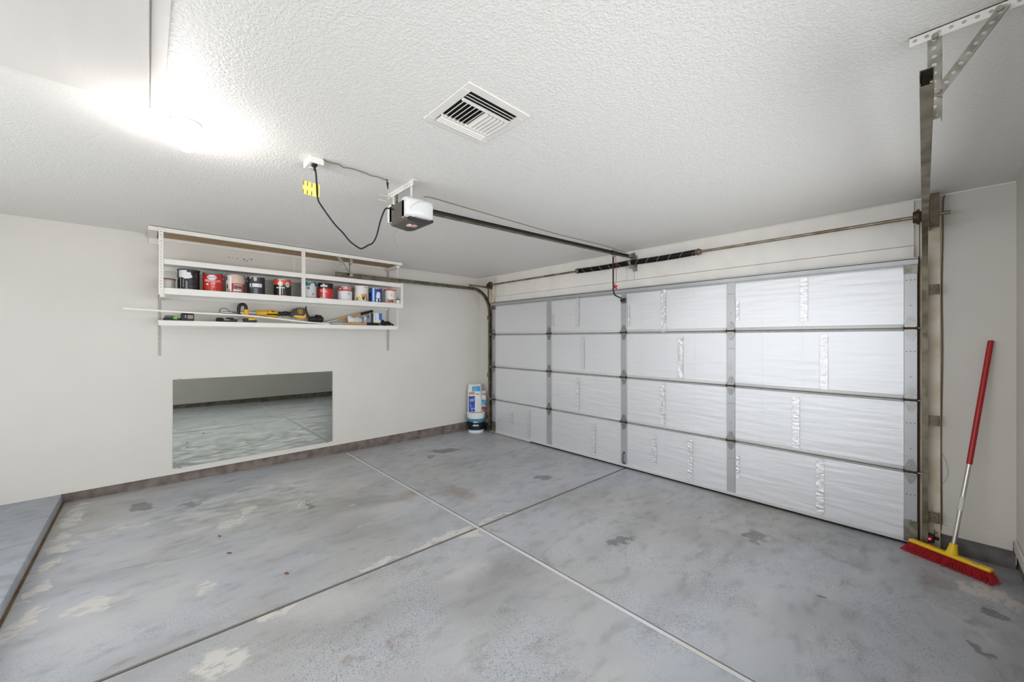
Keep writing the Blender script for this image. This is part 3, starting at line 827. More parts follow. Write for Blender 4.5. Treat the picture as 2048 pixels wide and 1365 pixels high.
# hanging angle on ceiling and straps
mb = MB().perf((2.63, -2.935, H-.02), (0, 0, 1), (1, 0, 0), .036, .36, .03, .0065, .003)
mb.box((2.63, -2.935, H-.003), (2.99, -2.905, H))
obj('ceiling_angle', mb, M_white, op, smooth=False)
mb = MB().perf((2.955, -2.925, 2.435), (1, 0, 0), (0, 0, 1), .018, .135, .027, .004, .003)
obj('strap', mb, M_white, op, smooth=False)
mb = MB().perf((2.70, -2.925, 2.435), (1, 0, 0), (0, 0, 1), .018, .135, .027, .004, .003).box((2.70, -2.93, 2.436), (2.80, -2.91, 2.44))
obj('strap', mb, M_white, op, smooth=False)
mb = MB().perf((2.735, -2.92, 2.435), (0, 1, 0), (0, 0, 1), .018, .13, .027, .004, .003)
obj('strap', mb, M_track, op, smooth=False)
obj('hanger_stub', MB().box((2.655, -3.01, 2.555), (2.675, -2.935, 2.559)), M_white, op, smooth=False)
obj('hanger_stub', MB().box((2.60, -2.99, 2.54), (2.615, -2.93, 2.545)), M_white, op, smooth=False)
# trolley, arm, release cord
ty = -.43; tz = r0.z+(r1.z-r0.z)*(ty-r0.y)/(r1.y-r0.y)
mb = MB().box((OX-.022, ty-.05, tz-.024), (OX+.022, ty+.04, tz+.018), bev=.004)
obj('trolley', mb, M_black, op)
obj('trolley_clip', MB().box((OX-.008, ty-.012, tz-.05), (OX+.008, ty+.012, tz-.022), bev=.003), M_hanger, op)
mb = MB().tube([(OX-.01, ty, tz-.03), (OX-.012, ty+.005, 2.17)], .009, 8)
mb.tube(arc_pts([(OX-.012, ty+.005, 2.17), (OX-.012, ty+.012, 2.08), (OX-.014, ty+.05, 2.035), (OX-.05, -.2, 2.02), (OX-.085, -.085, 2.008)], 6), .009, 8)
obj('door_arm', mb, mat('arm_steel', (58, 54, 52), .45, .6, var=.3, vscale=25), op)
mb = MB().box((2.81, -.1, 1.985), (2.86, -.064, 2.03), bev=.004).cyl((2.805, -.088, 2.008), (2.866, -.088, 2.008), .008, n=8)
obj('arm_bracket', mb, M_black, op)
mb = MB().box((2.80, -.066, 1.965), (2.868, -.061, 2.06))
obj('arm_plate', mb, M_hanger, op, smooth=False)
rc = MB().tube(arc_pts([(OX+.012, ty+.01, tz-.03), (OX+.02, ty+.012, 2.35), (OX+.018, ty+.016, 2.2), (OX+.012, ty+.014, 2.15)]), .0028, 6)
obj('release_cord', rc, mat('cord_red', (158, 52, 46), .6), op)
mb = MB().cyl((OX-.01, ty+.01, 2.155), (OX+.02, ty+.022, 2.10), .012, .009, n=10).cyl((OX-.005, ty-.02, 2.10), (OX+.01, ty+.05, 2.14), .008, n=8)
obj('release_handle', mb, M_red, op)
mb = MB().box((OX-.02, -.15, 2.495), (OX+.02, -.014, 2.53), bev=.003).box((OX-.028, -.02, 2.45), (OX+.028, -.014, 2.56))
obj('header_bracket', mb, M_galv, op)
# power cord, plug, warning tag
pc = [(2.872, -3.497, 2.535), (2.89, -3.497, 2.50), (2.9, -3.494, 2.42), (2.9, -3.489, 2.35), (2.9, -3.472, 2.315), (2.9, -3.40, 2.225), (2.9, -3.35, 2.18), (2.9, -3.307, 2.135), (2.9, -3.25, 2.103), (2.9, -3.225, 2.108), (2.9, -3.195, 2.13), (2.9, -3.165, 2.15), (2.9, -3.14, 2.2), (2.9, -3.117, 2.29), (2.89, -3.09, 2.36), (2.87, -3.06, 2.40), (2.84, -3.0, 2.415)]
obj('power_cord', MB().tube(arc_pts(pc, 5), .0048, 8), M_black2, op)
mb = MB().cyl((2.868, -3.498, 2.545), (2.872, -3.497, 2.515), .008, .006, n=10).box((2.852, -3.512, 2.54), (2.884, -3.484, 2.566), bev=.005)
obj('plug', mb, M_black2, op)
# tag wraps the cord
M_ = Matrix.Translation((2.9, -3.489, 2.394)) @ Matrix.Rotation(math.radians(-2), 4, 'X')
mb = MB().box((-.003, -.078, -.038), (-.001, .006, .038), 0, M=M_)
mb.box((-.005, .002, -.037), (.005, .008, .037), 0, M=M_)
tg = obj('warning_tag', mb, M_tag, op, smooth=False)
for y in (-.078, -.057, -.034):
    for z in (.012, -.037):
        obj('printed_stripe', MB().box((-.001, y, z), (-.0002, y+.004, z+.024), M=M_), M_tagline, tg, smooth=False)

# ------------------------------------------------------------------ CEILING OUTLET, WIRES
out = thing('ceiling_outlet', (2.83, -3.49, H), 'white duplex outlet box on the ceiling with black plug', 'outlet')
mb = MB().box((2.768, -3.53, H-.038), (2.893, -3.452, H), bev=.004)
obj('outlet_box', mb, M_outlet, out)
for x in (2.80, 2.862):
    mb = MB().cyl((x, -3.491, H-.038), (x, -3.491, H-.041), .017, n=16)
    face = obj('outlet_socket', mb, mat('socket_cream', (226, 222, 214), .4), out)
    mb = MB().box((x-.007, -3.4985, H-.0415), (x+.001, -3.4965, H-.0405)).box((x-.007, -3.4855, H-.0415), (x+.001, -3.4835, H-.0405))
    obj('socket_slot', mb, M_dark, face)
w1 = [(2.893, -3.46, H-.006)]
random.seed(3)
for k in range(1, 14):
    t = k/13; w1.append((2.89-.02*t+random.uniform(-.008, .008), -3.46+.40*t, H-.004-random.random()*.006))
obj('bell_wire', MB().tube(arc_pts(w1, 4), .0028, 6), M_brown, label='thin brown bell wire stapled between outlet and opener', cat='wire')
obj('hanging_plug', MB().cyl((2.868, -3.055, H), (2.868, -3.052, H-.028), .004, n=8).cyl((2.868, -3.052, H-.02), (2.866, -3.048, H-.062), .008, .003, n=10), M_black2, label='small black connector dangling from ceiling behind opener', cat='connector')
w2 = [(2.80, -2.74, H-.02), (2.795, -2.68, H-.006), (2.79, -2.4, H-.004), (2.79, -1.9, H-.005), (2.788, -1.19, H-.004), (2.83, -.75, H-.006), (2.843, -.4, H-.005), (2.846, -.02, H-.014)]
obj('bell_wire', MB().tube(arc_pts(w2, 5), .0028, 6), M_brown, label='thin brown wire along ceiling from opener to door header', cat='wire')
w3 = [(5.392, -.01, H-.012), (5.383, -.006, H-.06), (5.382, -.005, 2.3), (5.377, -.005, 1.9), (5.38, -.006, 1.46), (5.376, -.006, 1.1), (5.372, -.008, .8), (5.374, -.006, .6), (5.376, -.005, .3), (5.372, -.012, .16), (5.345, -.03, .13)]
obj('sensor_wire', MB().tube(arc_pts(w3, 5), .004, 6), M_brown, label='brown sensor wire running down the wall beside right door track', cat='wire')
w4 = [(5.374, -.008, .72), (5.40, -.006, .64), (5.405, -.005, .56), (5.38, -.006, .49), (5.35, -.012, .42), (5.33, -.03, .3), (5.335, -.03, .2), (5.33, -.04, .13)]
obj('sensor_wire', MB().tube(arc_pts(w4, 5), .0014, 5), mat('wire_pale', (190, 182, 170), .5), label='fine pale loop of slack sensor wire near the broom handle', cat='wire')

# photo eyes
def eye(x, y, z, face, label, led):
    t = thing('safety_sensor', (x, y, z-.04), label, 'sensor')
    mb = MB().box((x-.022, y-.02, z-.03), (x+.022, y+.02, z+.03), bev=.006)
    obj('sensor_body', mb, M_black, t)
    mb = MB().box((x-.03, y+.02, z-.012), (x+.045, y+.024, z+.012)).box((x+.02, y-.01, z+.02), (x+.024, y+.024, z+.06))
    obj('sensor_bracket', mb, M_rust, t)
    mb = MB().cyl((x+face*.022, y, z), (x+face*.03, y, z), .014, n=12)
    obj('sensor_lens', mb, mat('lens_dark', (30, 16, 16), .1), t)
    if led:
        obj('status_light', MB().lathe([(.001, 0), (.006, .001), (.006, .005), (.002, .008)], (0, 0, 0), 10, 0, Matrix.Translation((x-.002, y-.019, z)) @ Matrix.Rotation(math.pi/2, 4, 'X')), M_led, t)
eye(5.318, -.075, .10, -1, 'black door safety sensor glowing red beside the broom head', True)
eye(.335, -.10, .10, 1, 'black door safety sensor low in the corner behind bucket', False)

# ------------------------------------------------------------------ CEILING VENT
vx0, vx1, vy0, vy1 = 3.655, 4.02, -3.25, -2.89
vent = thing('ceiling_vent', ((vx0+vx1)/2, (vy0+vy1)/2, H), 'square white ceiling air register with louvres', 'vent')
fl = .045
mb = MB()
for (a, b) in (((vx0, vy0), (vx0+fl, vy1)), ((vx1-fl, vy0), (vx1, vy1)), ((vx0+fl, vy0), (vx1-fl, vy0+fl)), ((vx0+fl, vy1-fl), (vx1-fl, vy1))):
    mb.box((a[0], a[1], H-.006), (b[0], b[1], H), bev=.003)
obj('vent_frame', mb, M_white, vent)
mb = MB().box((vx0+fl, vy0+fl, H-.0005), (vx1-fl, vy1-fl, H+.001))
obj('vent_back', mb, M_dark, vent, smooth=False)
ix0, ix1, iy0, iy1 = vx0+fl, vx1-fl, vy0+fl, vy1-fl
for xb in (ix0+.052, ix1-.062):
    obj('vent_bar', MB().box((xb-.007, iy0, H-.012), (xb+.007, iy1, H-.001), bev=.002), M_white, vent)
def louvre(c, ax, L_, w_, tilt, th=.002):
    mb = MB().box((-L_/2, -w_/2, -th/2), (L_/2, w_/2, th/2), bev=.0006)
    R_ = Matrix.Rotation(0 if ax == 'x' else math.pi/2, 4, 'Z') @ Matrix.Rotation(tilt, 4, 'X')
    return mesh_of('louvre', mb, M_white), Matrix.Translation(c) @ R_
cxm = ((ix0+.059)+(ix1-.069))/2; cl = (ix1-.069)-(ix0+.059)
nlv = 12
for k in range(nlv):
    y = iy0+.012+(iy1-iy0-.024)*k/(nlv-1)
    tilt = math.radians(-38) if k >= nlv/2 else math.radians(38)
    me, M_ = louvre((cxm, y, H-.010), 'x', cl, .02, tilt)
    place('louvre', me, parent=vent, M=M_)
for k in range(3):
    me, M_ = louvre((ix1-.012-.019*k, (iy0+iy1)/2, H-.010), 'y', iy1-iy0, .017, math.radians(32)); place('louvre', me, parent=vent, M=M_)
    me, M_ = louvre((ix0+.010+.016*k, (iy0+iy1)/2, H-.010), 'y', iy1-iy0, .018, math.radians(-32)); place('louvre', me, parent=vent, M=M_)
# ------------------------------------------------------------------ ATTIC HATCH
hx0, hx1, hy0, hy1 = 2.893, 3.82, -4.97, -4.197
hatch = thing('attic_hatch', ((hx0+hx1)/2, (hy0+hy1)/2, H), 'flat white attic access panel in the ceiling beside the bulb', 'hatch')
mb = MB().box((hx0, hy0, H-.016), (hx1, hy1, H), bev=.002)
obj('hatch_panel', mb, mat('hatch_paint', (222, 218, 213), .4, var=.03, vscale=4, bump=.15, bscale=30, stretch=(.3, 3, 1)), hatch)
b_ = .05
mb = MB()
for (a, c) in (((hx0-b_, hy0-b_), (hx0-.004, hy1+b_)), ((hx1+.004, hy0-b_), (hx1+b_, hy1+b_)), ((hx0-.004, hy1+.004), (hx1+.004, hy1+b_)), ((hx0-.004, hy0-b_), (hx1+.004, hy0-.004))):
    mb.box((a[0], a[1], H-.006), (c[0], c[1], H), bev=.002)
obj('hatch_frame', mb, M_white, hatch)
# ------------------------------------------------------------------ CEILING LAMPS
def lamp(x, y, strength, label):
    t = thing('ceiling_lamp', (x, y, H), label, 'lamp')
    mb = MB().lathe([(.001, 0), (.058, 0), (.06, -.008), (.052, -.018), (.03, -.026), (.024, -.034), (.024, -.05), (.02, -.054), (.001, -.054)], (x, y, H), 32)
    obj('lamp_holder', mb, mat('porcelain', (240, 238, 232), .3), t)
    mb = MB().lathe([(.001, -.054), (.014, -.056), (.015, -.072), (.024, -.088), (.030, -.106), (.029, -.122), (.02, -.136), (.001, -.142)], (x, y, H), 24)
    obj('bulb', mb, mat('bulb_glow_%d' % int(strength), (255, 255, 255), .4, emit=(255, 250, 243), estr=strength), t)
lamp(2.835, -4.065, BULB_STRENGTH, 'bare glowing bulb in a porcelain ceiling holder by hatch')

random.seed(21)
for (y, z, w_, h_) in ((-3.545, 2.452, .022, .006), (-3.51, 2.45, .012, .005), (-3.47, 2.446, .014, .008), (-3.405, 2.448, .02, .012), (-3.375, 2.44, .012, .01), (-3.36, 2.455, .008, .008), (-3.335, 2.458, .012, .02), (-3.39, 2.425, .03, .004)):
    def fn(u, v, y=y, z=z, w_=w_, h_=h_):
        k = 1-.5*abs(2*u-1)
        return Vector((.0008, y+(u-.5)*w_, z+(v-.5)*h_*k+.002*noise.noise(Vector((u*4, y*40, 1)))))
    obj('wall_scuff', MB().grid(fn, 5, 2), mat('scuff_dark', (86, 82, 80), .8), wl)
# ------------------------------------------------------------------ MIRROR
mir = thing('wall_mirror', (0, -3.23, .214), 'frameless rectangular mirror clipped low on the left wall', 'mirror')
mb = MB().box((.003, -4.013, .214), (.009, -2.452, 1.123))
obj('mirror_glass', mb, M_mirror, mir, smooth=False)
mb = MB().box((.0, -4.0145, .2125), (.0085, -2.4505, 1.1245))
obj('mirror_back', mb, M_mirredge, mir, smooth=False)
for y in (-3.96, -3.17, -2.52):
    for z in (.214, 1.123):
        if z < .5 and y == -3.17: continue
        obj('mirror_clip', MB().box((.001, y-.014, z-.008), (.013, y+.014, z+.008), bev=.002), mat('clip_plastic', (150, 148, 140), .4), mir)

# ------------------------------------------------------------------ WALL SHELVING
SX = .42                                  # front of the three upper shelves
sh = thing('wall_shelving', (.2, -2.9, 1.375), 'white slotted-angle shelving with four long shelves on left wall', 'shelving')
def shelf(x1, y0, y1, zt, lip, back, mats=M_white, th=.018):
    mb = MB().box((.012, y0, zt-th), (x1-.018, y1, zt), bev=.002)
    s = obj('shelf_board', mb, mats, sh)
    mb = MB().box((x1-.018, y0, zt-lip), (x1, y1, zt), bev=.003)
    obj('shelf_lip', mb, M_white, s)
    if back:
        mb = MB().box((.001, y0+.02, zt-lip-.012), (.02, y1-.02, zt-th), bev=.002)
        obj('wall_cleat', mb, M_white, s)
    return s
shelf(SX, -4.135, -1.672, 2.586, .040, True, M_shelfraw)
shelf(SX, -4.10, -1.668, 2.298, .052, True)
shelf(SX, -4.12, -1.668, 2.026, .062, True)
shelf(.30, -4.128, -1.686, 1.724, .052, True)
mb = MB().box((.02, -4.20, 2.548), (SX, -4.135, 2.586), bev=.002).box((.012, -4.195, 2.49), (.03, -4.12, 2.548), bev=.002)
obj('end_cleat', mb, M_white, sh)
mb = MB().box((.05, -1.74, 2.51), (SX-.03, -1.70, 2.546), bev=.002)
obj('end_cleat', mb, M_white, sh)
mb = MB().box((.02, -4.118, 1.935), (SX-.004, -4.085, 1.963), bev=.002)
obj('end_cleat', mb, M_white, sh)
M_std = mat('wall_standard_grey', (176, 172, 164), .5, .2)
def slotted(y, x, z0, z1, w, s=1, mt=None):
    mb = MB().perf((x, y, z0), (0, 1, 0), (0, 0, 1), w, z1-z0, .028, .0045, .0025)
    mb.prism([(0, 0), (.03, 0), (.03, z1-z0), (0, z1-z0)], (x, y+s*w/2, z0), (-1, 0, 0), (0, 0, 1), .0025)
    return obj('slotted_post', mb, mt or M_white, sh, smooth=False)
slotted(-4.112, SX+.002, 1.955, 2.585, .034, -1)
slotted(-2.902, SX+.002, 1.975, 2.585, .034, -1)
slotted(-1.682, SX+.002, 1.975, 2.30, .034, 1)
slotted(-1.688, .305, 1.68, 1.97, .016, 1)
slotted(-1.69, .305, 2.30, 2.55, .016, 1)
slotted(-4.118, .006, 1.376, 2.55, .016, -1, M_std)
slotted(-1.685, .006, 1.378, 2.55, .03, 1, M_std)
slotted(-2.9, .006, 1.68, 2.55, .026, 1)

# ------------------------------------------------------------------ PAINT CANS
FACE = [0.0]        # which way the current can's label faces
def patch(mb, c, r, a0, a1, z0, z1, shape='rect', m=0, r2=None, n=14):
    """thin curved decal on a can; angles in degrees measured from the label's front, + is towards +y"""
    off = .0012
    r2 = r if r2 is None else r2
    def P_(u, v, o):
        a = FACE[0]+math.radians(a0+(a1-a0)*u); z = z0+(z1-z0)*v
        return Vector((c[0]+(r+o)*math.cos(a), c[1]+(r+o)*math.sin(a), c[2]+z))
    if shape == 'rect':
        mb.grid(lambda u, v: P_(u, v, off), n, 3, m)
    else:
        ctr = P_(.5, .5, off)
        vs_ = [ctr]; R_ = 6
        for q in range(1, R_+1):
            for k in range(24):
                t = 2*math.pi*k/24; w = 1
                if shape == 'blob': w = .8+.35*noise.noise(Vector((math.cos(t)*1.7+z0*31, math.sin(t)*1.7, a0)))
                w *= q/R_
                vs_.append(P_(.5+.5*w*math.cos(t), .5+.5*w*math.sin(t), off))
        fs = [(0, 1+k, 1+(k+1) % 24) for k in range(24)]
        for q in range(R_-1):
            fs += [(1+q*24+k, 1+(q+1)*24+k, 1+(q+1)*24+(k+1) % 24, 1+q*24+(k+1) % 24) for k in range(24)]
        mb.add(vs_, fs, m)
def bent_text(txt, c, r, amid, zmid, size, ratio=1.0):
    cu = bpy.data.curves.new('txt', 'FONT'); cu.body = txt; cu.size = size; cu.align_x = 'CENTER'; cu.align_y = 'CENTER'
    to = bpy.data.objects.new('txt', cu)
    me = bpy.data.meshes.new_from_object(to)
    mb = MB(); vs_ = []
    for v in me.vertices:
        a = FACE[0]+math.radians(amid)+v.co.x*ratio/r
        vs_.append((c[0]+(r+.002)*math.cos(a), c[1]+(r+.002)*math.sin(a), c[2]+zmid+v.co.y))
    mb.add(vs_, [list(p.vertices) for p in me.polygons])
    bpy.data.objects.remove(to); bpy.data.curves.remove(cu); bpy.data.meshes.remove(me)
    return mb
def colmat(rgb, rough=.4):
    return mat('ink_%d_%d_%d' % rgb, rgb, rough)
def can(y, label, bands, decals, x=.285, d=.166, h=.192, handle=True, lidcol=None, tin=True, z=2.0262, cat='paint can', group='paint cans on the shelf', taper=0, name='paint_can', texts=(), bail_up=False):
    c = (x, y, z); r = d/2
    FACE[0] = -math.radians((y+4.2)*10)
    t = thing(name, c, label, cat, group)
    # body of tin with rolled rims
    prof = [(.001, 0), (r-.002, 0), (r, .002), (r, .006), (r-.003, .008)]
    prof += [(r-.003+taper, h-.01), (r+taper, h-.008), (r+taper, h-.002), (r-.003+taper, h), (r-.01+taper, h-.001), (r-.012+taper, h-.007), (r-.02, h-.007), (r-.022, h-.002), (.001, h-.002)]
    body = obj('can_body', MB().lathe(prof, c, 40), M_chrome if tin else colmat(bands[0][2]), t)
    for (z0, z1, rgb) in bands:
        ra = r-.0015+taper*z0; rb = r-.0015+taper*z1
        mb = MB().lathe([(ra-.003, z0*h), (ra, z0*h), (rb, z1*h), (rb-.003, z1*h)], c, 40)
        obj('label_band', mb, colmat(rgb), body)
    for (a0, a1, z0, z1, shape, rgb) in decals:  # printed marks and spills, plus upright strips painted as glints
        mb = MB(); patch(mb, c, r-.0015+taper*(z0+z1)/2, a0, a1, z0*h, z1*h, shape)
        obj('mark_or_glint', mb, colmat(rgb), body)
    for (txt, am, zm, size, ratio, rgb) in texts:
        obj('lettering', bent_text(txt, c, r-.0015, am, zm*h, size, ratio), colmat(rgb), body)
    if lidcol:
        obj('lid', MB().lathe([(r-.004+taper, h-.012), (r+.003+taper, h-.012), (r+.003+taper, h+.001), (r-.004+taper, h+.003), (.001, h+.003)], c, 36), colmat(lidcol), t)
    if handle:
        for s in (-1, 1):
            M_ = Matrix.Translation((x, y+s*(r-.002), z+h*.74))
            obj('handle_ear', MB().lathe([(.001, 0), (.012, 0), (.012, .003), (.004, .006), (.001, .006)], (0, 0, 0), 12, 0, M_ @ Matrix.Rotation(-s*math.pi/2, 4, 'X')), M_chrome, t)
        pts = []
        for k in range(17):
            a = math.pi*k/16
            if bail_up: pts.append((x, y-(r+.004)*math.cos(a), z+h*.74+.075*math.sin(a)))
            else: pts.append((x-(r+.006)*math.sin(a), y-(r+.004)*math.cos(a), z+h*.74-.05*math.sin(a)))
        obj('bail', MB().tube(pts, .0016, 5), M_chrome, t)
    return t
WHT = (232, 230, 226)
can(-4.057, 'small grey plastic tub with maroon rim at shelf\'s left end', [(.03, .9, (176, 170, 166))], [(-20, 25, .1, .8, 'rect', (206, 204, 200))], d=.105, h=.098, handle=False, lidcol=(126, 84, 88), tin=False, cat='tub', group=None, name='plastic_tub')
can(-3.905, 'black paint can with white paint spilled down its front', [(.04, .95, (22, 22, 24))], [(-62, 24, .48, .97, 'blob', (226, 225, 224)), (-58, -10, .6, .98, 'rect', (226, 225, 224)), (-46, -43, .05, .6, 'rect', (220, 220, 220)), (-30, -28, .12, .5, 'rect', (214, 214, 214)), (-16, -6, .02, .42, 'rect', (120, 126, 140)), (30, 50, .5, .9, 'blob', (60, 56, 54)), (5, 45, .14, .17, 'rect', (90, 78, 60)), (0, 40, .42, .44, 'rect', (80, 66, 50))], d=.174, h=.20, lidcol=(52, 60, 84))
can(-3.715, 'red paint can reading PREMIUM with a teal rim', [(.03, .95, (196, 42, 36))], [(-34, 22, .6, .86, 'ellipse', (234, 226, 222)), (-42, -24, .30, .42, 'blob', (236, 232, 228)), (-12, 12, .36, .46, 'rect', (230, 190, 180)), (-4, 10, .2, .3, 'rect', (214, 150, 120)), (-10, -2, .02, .58, 'rect', (226, 120, 110))], lidcol=(44, 150, 146), texts=[('PREMIUM', -4, .54, .034, 1.0, (240, 236, 232)), ('BEHR', -6, .73, .03, 1.0, (120, 130, 170))])  # the narrow pale-red upright strip is a painted glint
can(-3.525, 'pinkish paint can with red label and a picture', [(.03, .97, (214, 184, 168)), (.04, .52, (206, 44, 48))], [(-75, -26, .06, .95, 'rect', (222, 218, 212)), (-72, -50, .62, .92, 'blob', (86, 24, 30)), (-64, -46, .14, .5, 'blob', (40, 44, 40)), (-58, -30, .05, .22, 'blob', (150, 156, 110)), (-32, -24, .1, .85, 'rect', (250, 250, 250)), (-10, 44, .42, .46, 'rect', (238, 180, 180)), (-8, 40, .28, .33, 'rect', (90, 60, 56)), (-14, 36, .1, .18, 'rect', (240, 236, 236))], d=.168)
can(-3.338, 'dark charcoal paint can with white strip label', [(.03, .96, (52, 50, 54))], [(-45, 38, .4, .6, 'rect', (222, 222, 222)), (-8, 2, .43, .57, 'rect', (240, 240, 240)), (-36, -26, .3, .62, 'rect', (96, 98, 108)), (-20, 6, .7, .98, 'blob', (196, 192, 188)), (-50, -30, .86, .99, 'blob', (206, 204, 200)), (40, 60, .6, .9, 'blob', (70, 26, 30)), (-16, 8, .04, .34, 'rect', (112, 112, 122))], d=.166)
can(-3.085, 'black paint can with orange-red top band and round badge', [(.05, .66, (30, 27, 26)), (.66, .93, (228, 72, 36)), (.01, .06, (222, 62, 34))], [(-40, 6, .58, .86, 'blob', (236, 232, 226)), (18, 52, .52, .84, 'ellipse', (216, 208, 202)), (26, 44, .62, .74, 'ellipse', (190, 120, 100)), (-44, 14, .45, .51, 'rect', (226, 222, 216)), (-22, -12, .05, .95, 'rect', (240, 236, 230)), (-4, 0, .1, .9, 'rect', (190, 186, 176))], d=.174)
can(-2.81, 'white paint can with teal top band behind the middle post', [(.05, .74, (214, 216, 220)), (.72, .96, (28, 122, 138)), (.02, .06, (46, 52, 56))], [(10, 52, .54, .92, 'ellipse', (216, 214, 210)), (-26, 2, .52, .68, 'blob', (206, 160, 92)), (-8, 6, .5, .7, 'blob', (44, 36, 34)), (-36, -26, .05, .9, 'rect', (250, 250, 250)), (24, 34, .16, .3, 'ellipse', (206, 110, 120)), (36, 42, .14, .36, 'blob', (150, 170, 150))])
can(-2.622, 'red paint can with a black lidded top band', [(.03, .66, (202, 40, 42)), (.66, .96, (38, 22, 26))], [(-44, 12, .76, .86, 'rect', (232, 230, 228)), (-26, -6, .86, .95, 'blob', (236, 234, 232)), (-46, 6, .5, .6, 'rect', (232, 140, 136)), (-46, 20, .43, .47, 'rect', (236, 176, 170)), (-40, -20, .18, .34, 'blob', (150, 130, 124)), (-20, -10, .03, .7, 'rect', (246, 240, 238)), (-6, -2, .03, .6, 'rect', (240, 230, 226)), (-44, -24, .06, .12, 'rect', (240, 214, 206))], lidcol=(32, 22, 24))
can(-2.39, 'white paint can with red band and its wire handle up', [(.03, .72, (222, 222, 224)), (.66, .93, (196, 52, 48)), (.005, .03, (178, 40, 40))], [(-52, -30, .76, .9, 'blob', (238, 214, 210)), (-14, 20, .78, .96, 'rect', (220, 176, 166)), (24, 50, .74, .92, 'rect', (180, 150, 140)), (-2, 22, .64, .7, 'blob', (216, 190, 130)), (10, 50, .34, .6, 'blob', (196, 198, 200)), (-30, -14, .05, .6, 'rect', (236, 236, 240))], bail_up=True, d=.172, h=.175)
can(-2.185, 'white plastic pail with yellow and brown print along its bottom', [(.0, .97, (226, 222, 218))], [(-30, 0, .02, .4, 'blob', (240, 206, 70)), (-44, -24, .02, .3, 'blob', (160, 120, 40)), (2, 34, .04, .52, 'blob', (72, 44, 22)), (-2, 40, .3, .5, 'ellipse', (206, 150, 50)), (30, 56, .1, .6, 'blob', (190, 140, 50)), (40, 60, .02, .3, 'blob', (90, 70, 40)), (10, 26, .1, .24, 'rect', (240, 220, 190)), (20, 52, .9, .96, 'rect', (206, 120, 110))], d=.172, h=.198, tin=False, taper=.004, lidcol=(230, 228, 226))
can(-1.99, 'blue paint can with a white dripping figure', [(.03, .95, (26, 62, 140))], [(-2, 44, .2, .78, 'blob', (224, 228, 236)), (0, 20, .02, .3, 'blob', (226, 230, 236)), (30, 44, .03, .34, 'blob', (222, 226, 234)), (-34, -12, .03, .95, 'rect', (120, 190, 240)), (-24, -18, .03, .95, 'rect', (226, 240, 250)), (-62, -46, .7, .92, 'ellipse', (120, 130, 120)), (-60, -36, .4, .55, 'blob', (20, 30, 60)), (-2, 44, .92, .99, 'rect', (200, 140, 120))])
can(-1.79, 'white tub with bright red lid and brown print', [(.0, .95, (232, 228, 220))], [(-40, 44, .02, .3, 'blob', (150, 84, 60)), (-34, -10, .06, .34, 'ellipse', (206, 150, 110)), (8, 40, .04, .3, 'ellipse', (170, 70, 56)), (0, 24, .46, .78, 'blob', (196, 208, 176))], d=.15, h=.185, handle=False, lidcol=(214, 40, 44), tin=False, cat='tub', group=None, name='plastic_tub', taper=.004)
t = can(-1.722, 'tiny white jar with black cap and upright brown stick', [(.0, .85, (228, 226, 222))], [], x=.385, d=.05, h=.06, handle=False, lidcol=(52, 48, 44), tin=False, cat='jar', group=None, name='small_jar')
obj('brush_stick', MB().cyl((.385, -1.722, 2.085), (.385, -1.725, 2.13), .004, n=8), mat('stick_brown', (96, 70, 40), .6), t)

# ------------------------------------------------------------------ LOWER SHELF TOOLS
SZ = 1.7242
t = thing('sander', (.2, -4.03, SZ), 'low grey power tool with lime-green stripe at shelf end', 'power tool')
mb = MB().box((.14, -4.095, SZ), (.25, -3.965, SZ+.026), 0, .01, seg=2)
obj('tool_base', mb, M_black, t)
mb = MB().box((.15, -4.085, SZ+.02), (.24, -4.0, SZ+.05), 0, .012, seg=2)
obj('tool_body', mb, mat('tool_grey', (86, 90, 100), .5), t)
obj('grip_stripe', MB().box((.17, -4.02, SZ+.012), (.256, -3.985, SZ+.043), 0, .006), mat('lime_green', (110, 190, 30), .45), t)
t = thing('battery_charger', (.2, -3.91, SZ), 'boxy black battery charger with grey label panel', 'charger')
obj('charger_body', MB().box((.15, -3.962, SZ), (.25, -3.86, SZ+.074), 0, .01, seg=2), M_black, t)
obj('charger_top', MB().box((.155, -3.955, SZ+.07), (.235, -3.866, SZ+.084), 0, .006), M_black2, t)
obj('charger_label', MB().box((.2495, -3.912, SZ+.022), (.2512, -3.868, SZ+.06), 0, .0005), mat('label_taupe', (150, 136, 126), .5), t)
obj('charger_dots', MB().cyl((.2495, -3.928, SZ+.036), (.2515, -3.928, SZ+.036), .005, n=8).cyl((.2495, -3.928, SZ+.052), (.2515, -3.928, SZ+.052), .005, n=8), M_paintw, t)
# black/yellow tool lying on the front of the shelf
t = thing('cordless_saw', (.22, -3.5, SZ), 'black and yellow cordless tool lying under the trimmer', 'power tool')
mb = MB().box((.18, -3.68, SZ), (.27, -3.625, SZ+.042), 0, .008, seg=2)
obj('battery', mb, M_black2, t)
mb = MB().box((.185, -3.63, SZ+.003), (.265, -3.5, SZ+.032), 0, .01, seg=2).box((.195, -3.6, SZ+.026), (.255, -3.53, SZ+.046), 0, .008)
bd = obj('tool_body', mb, mat('tool_dark', (40, 42, 44), .5), t)
obj('tool_label', MB().box((.21, -3.62, SZ+.0318), (.25, -3.57, SZ+.0335)).box((.2648, -3.62, SZ+.016), (.2662, -3.575, SZ+.028)), mat('label_taupe', (150, 136, 126), .5), bd)
obj('blade_guard', MB().cyl((.225, -3.5, SZ+.015), (.225, -3.44, SZ+.012), .007, n=10), M_alu, t)
mb = MB().box((.19, -3.45, SZ), (.265, -3.40, SZ+.045), 0, .01, seg=2)
obj('tool_neck', mb, M_black, t)
mb = MB().box((.192, -3.42, SZ+.012), (.262, -3.335, SZ+.05), 0, .012, seg=2)
obj('tool_shell', mb, M_tooly, t)
mb = MB().box((.19, -3.40, SZ), (.268, -3.325, SZ+.03), 0, .012, seg=2)
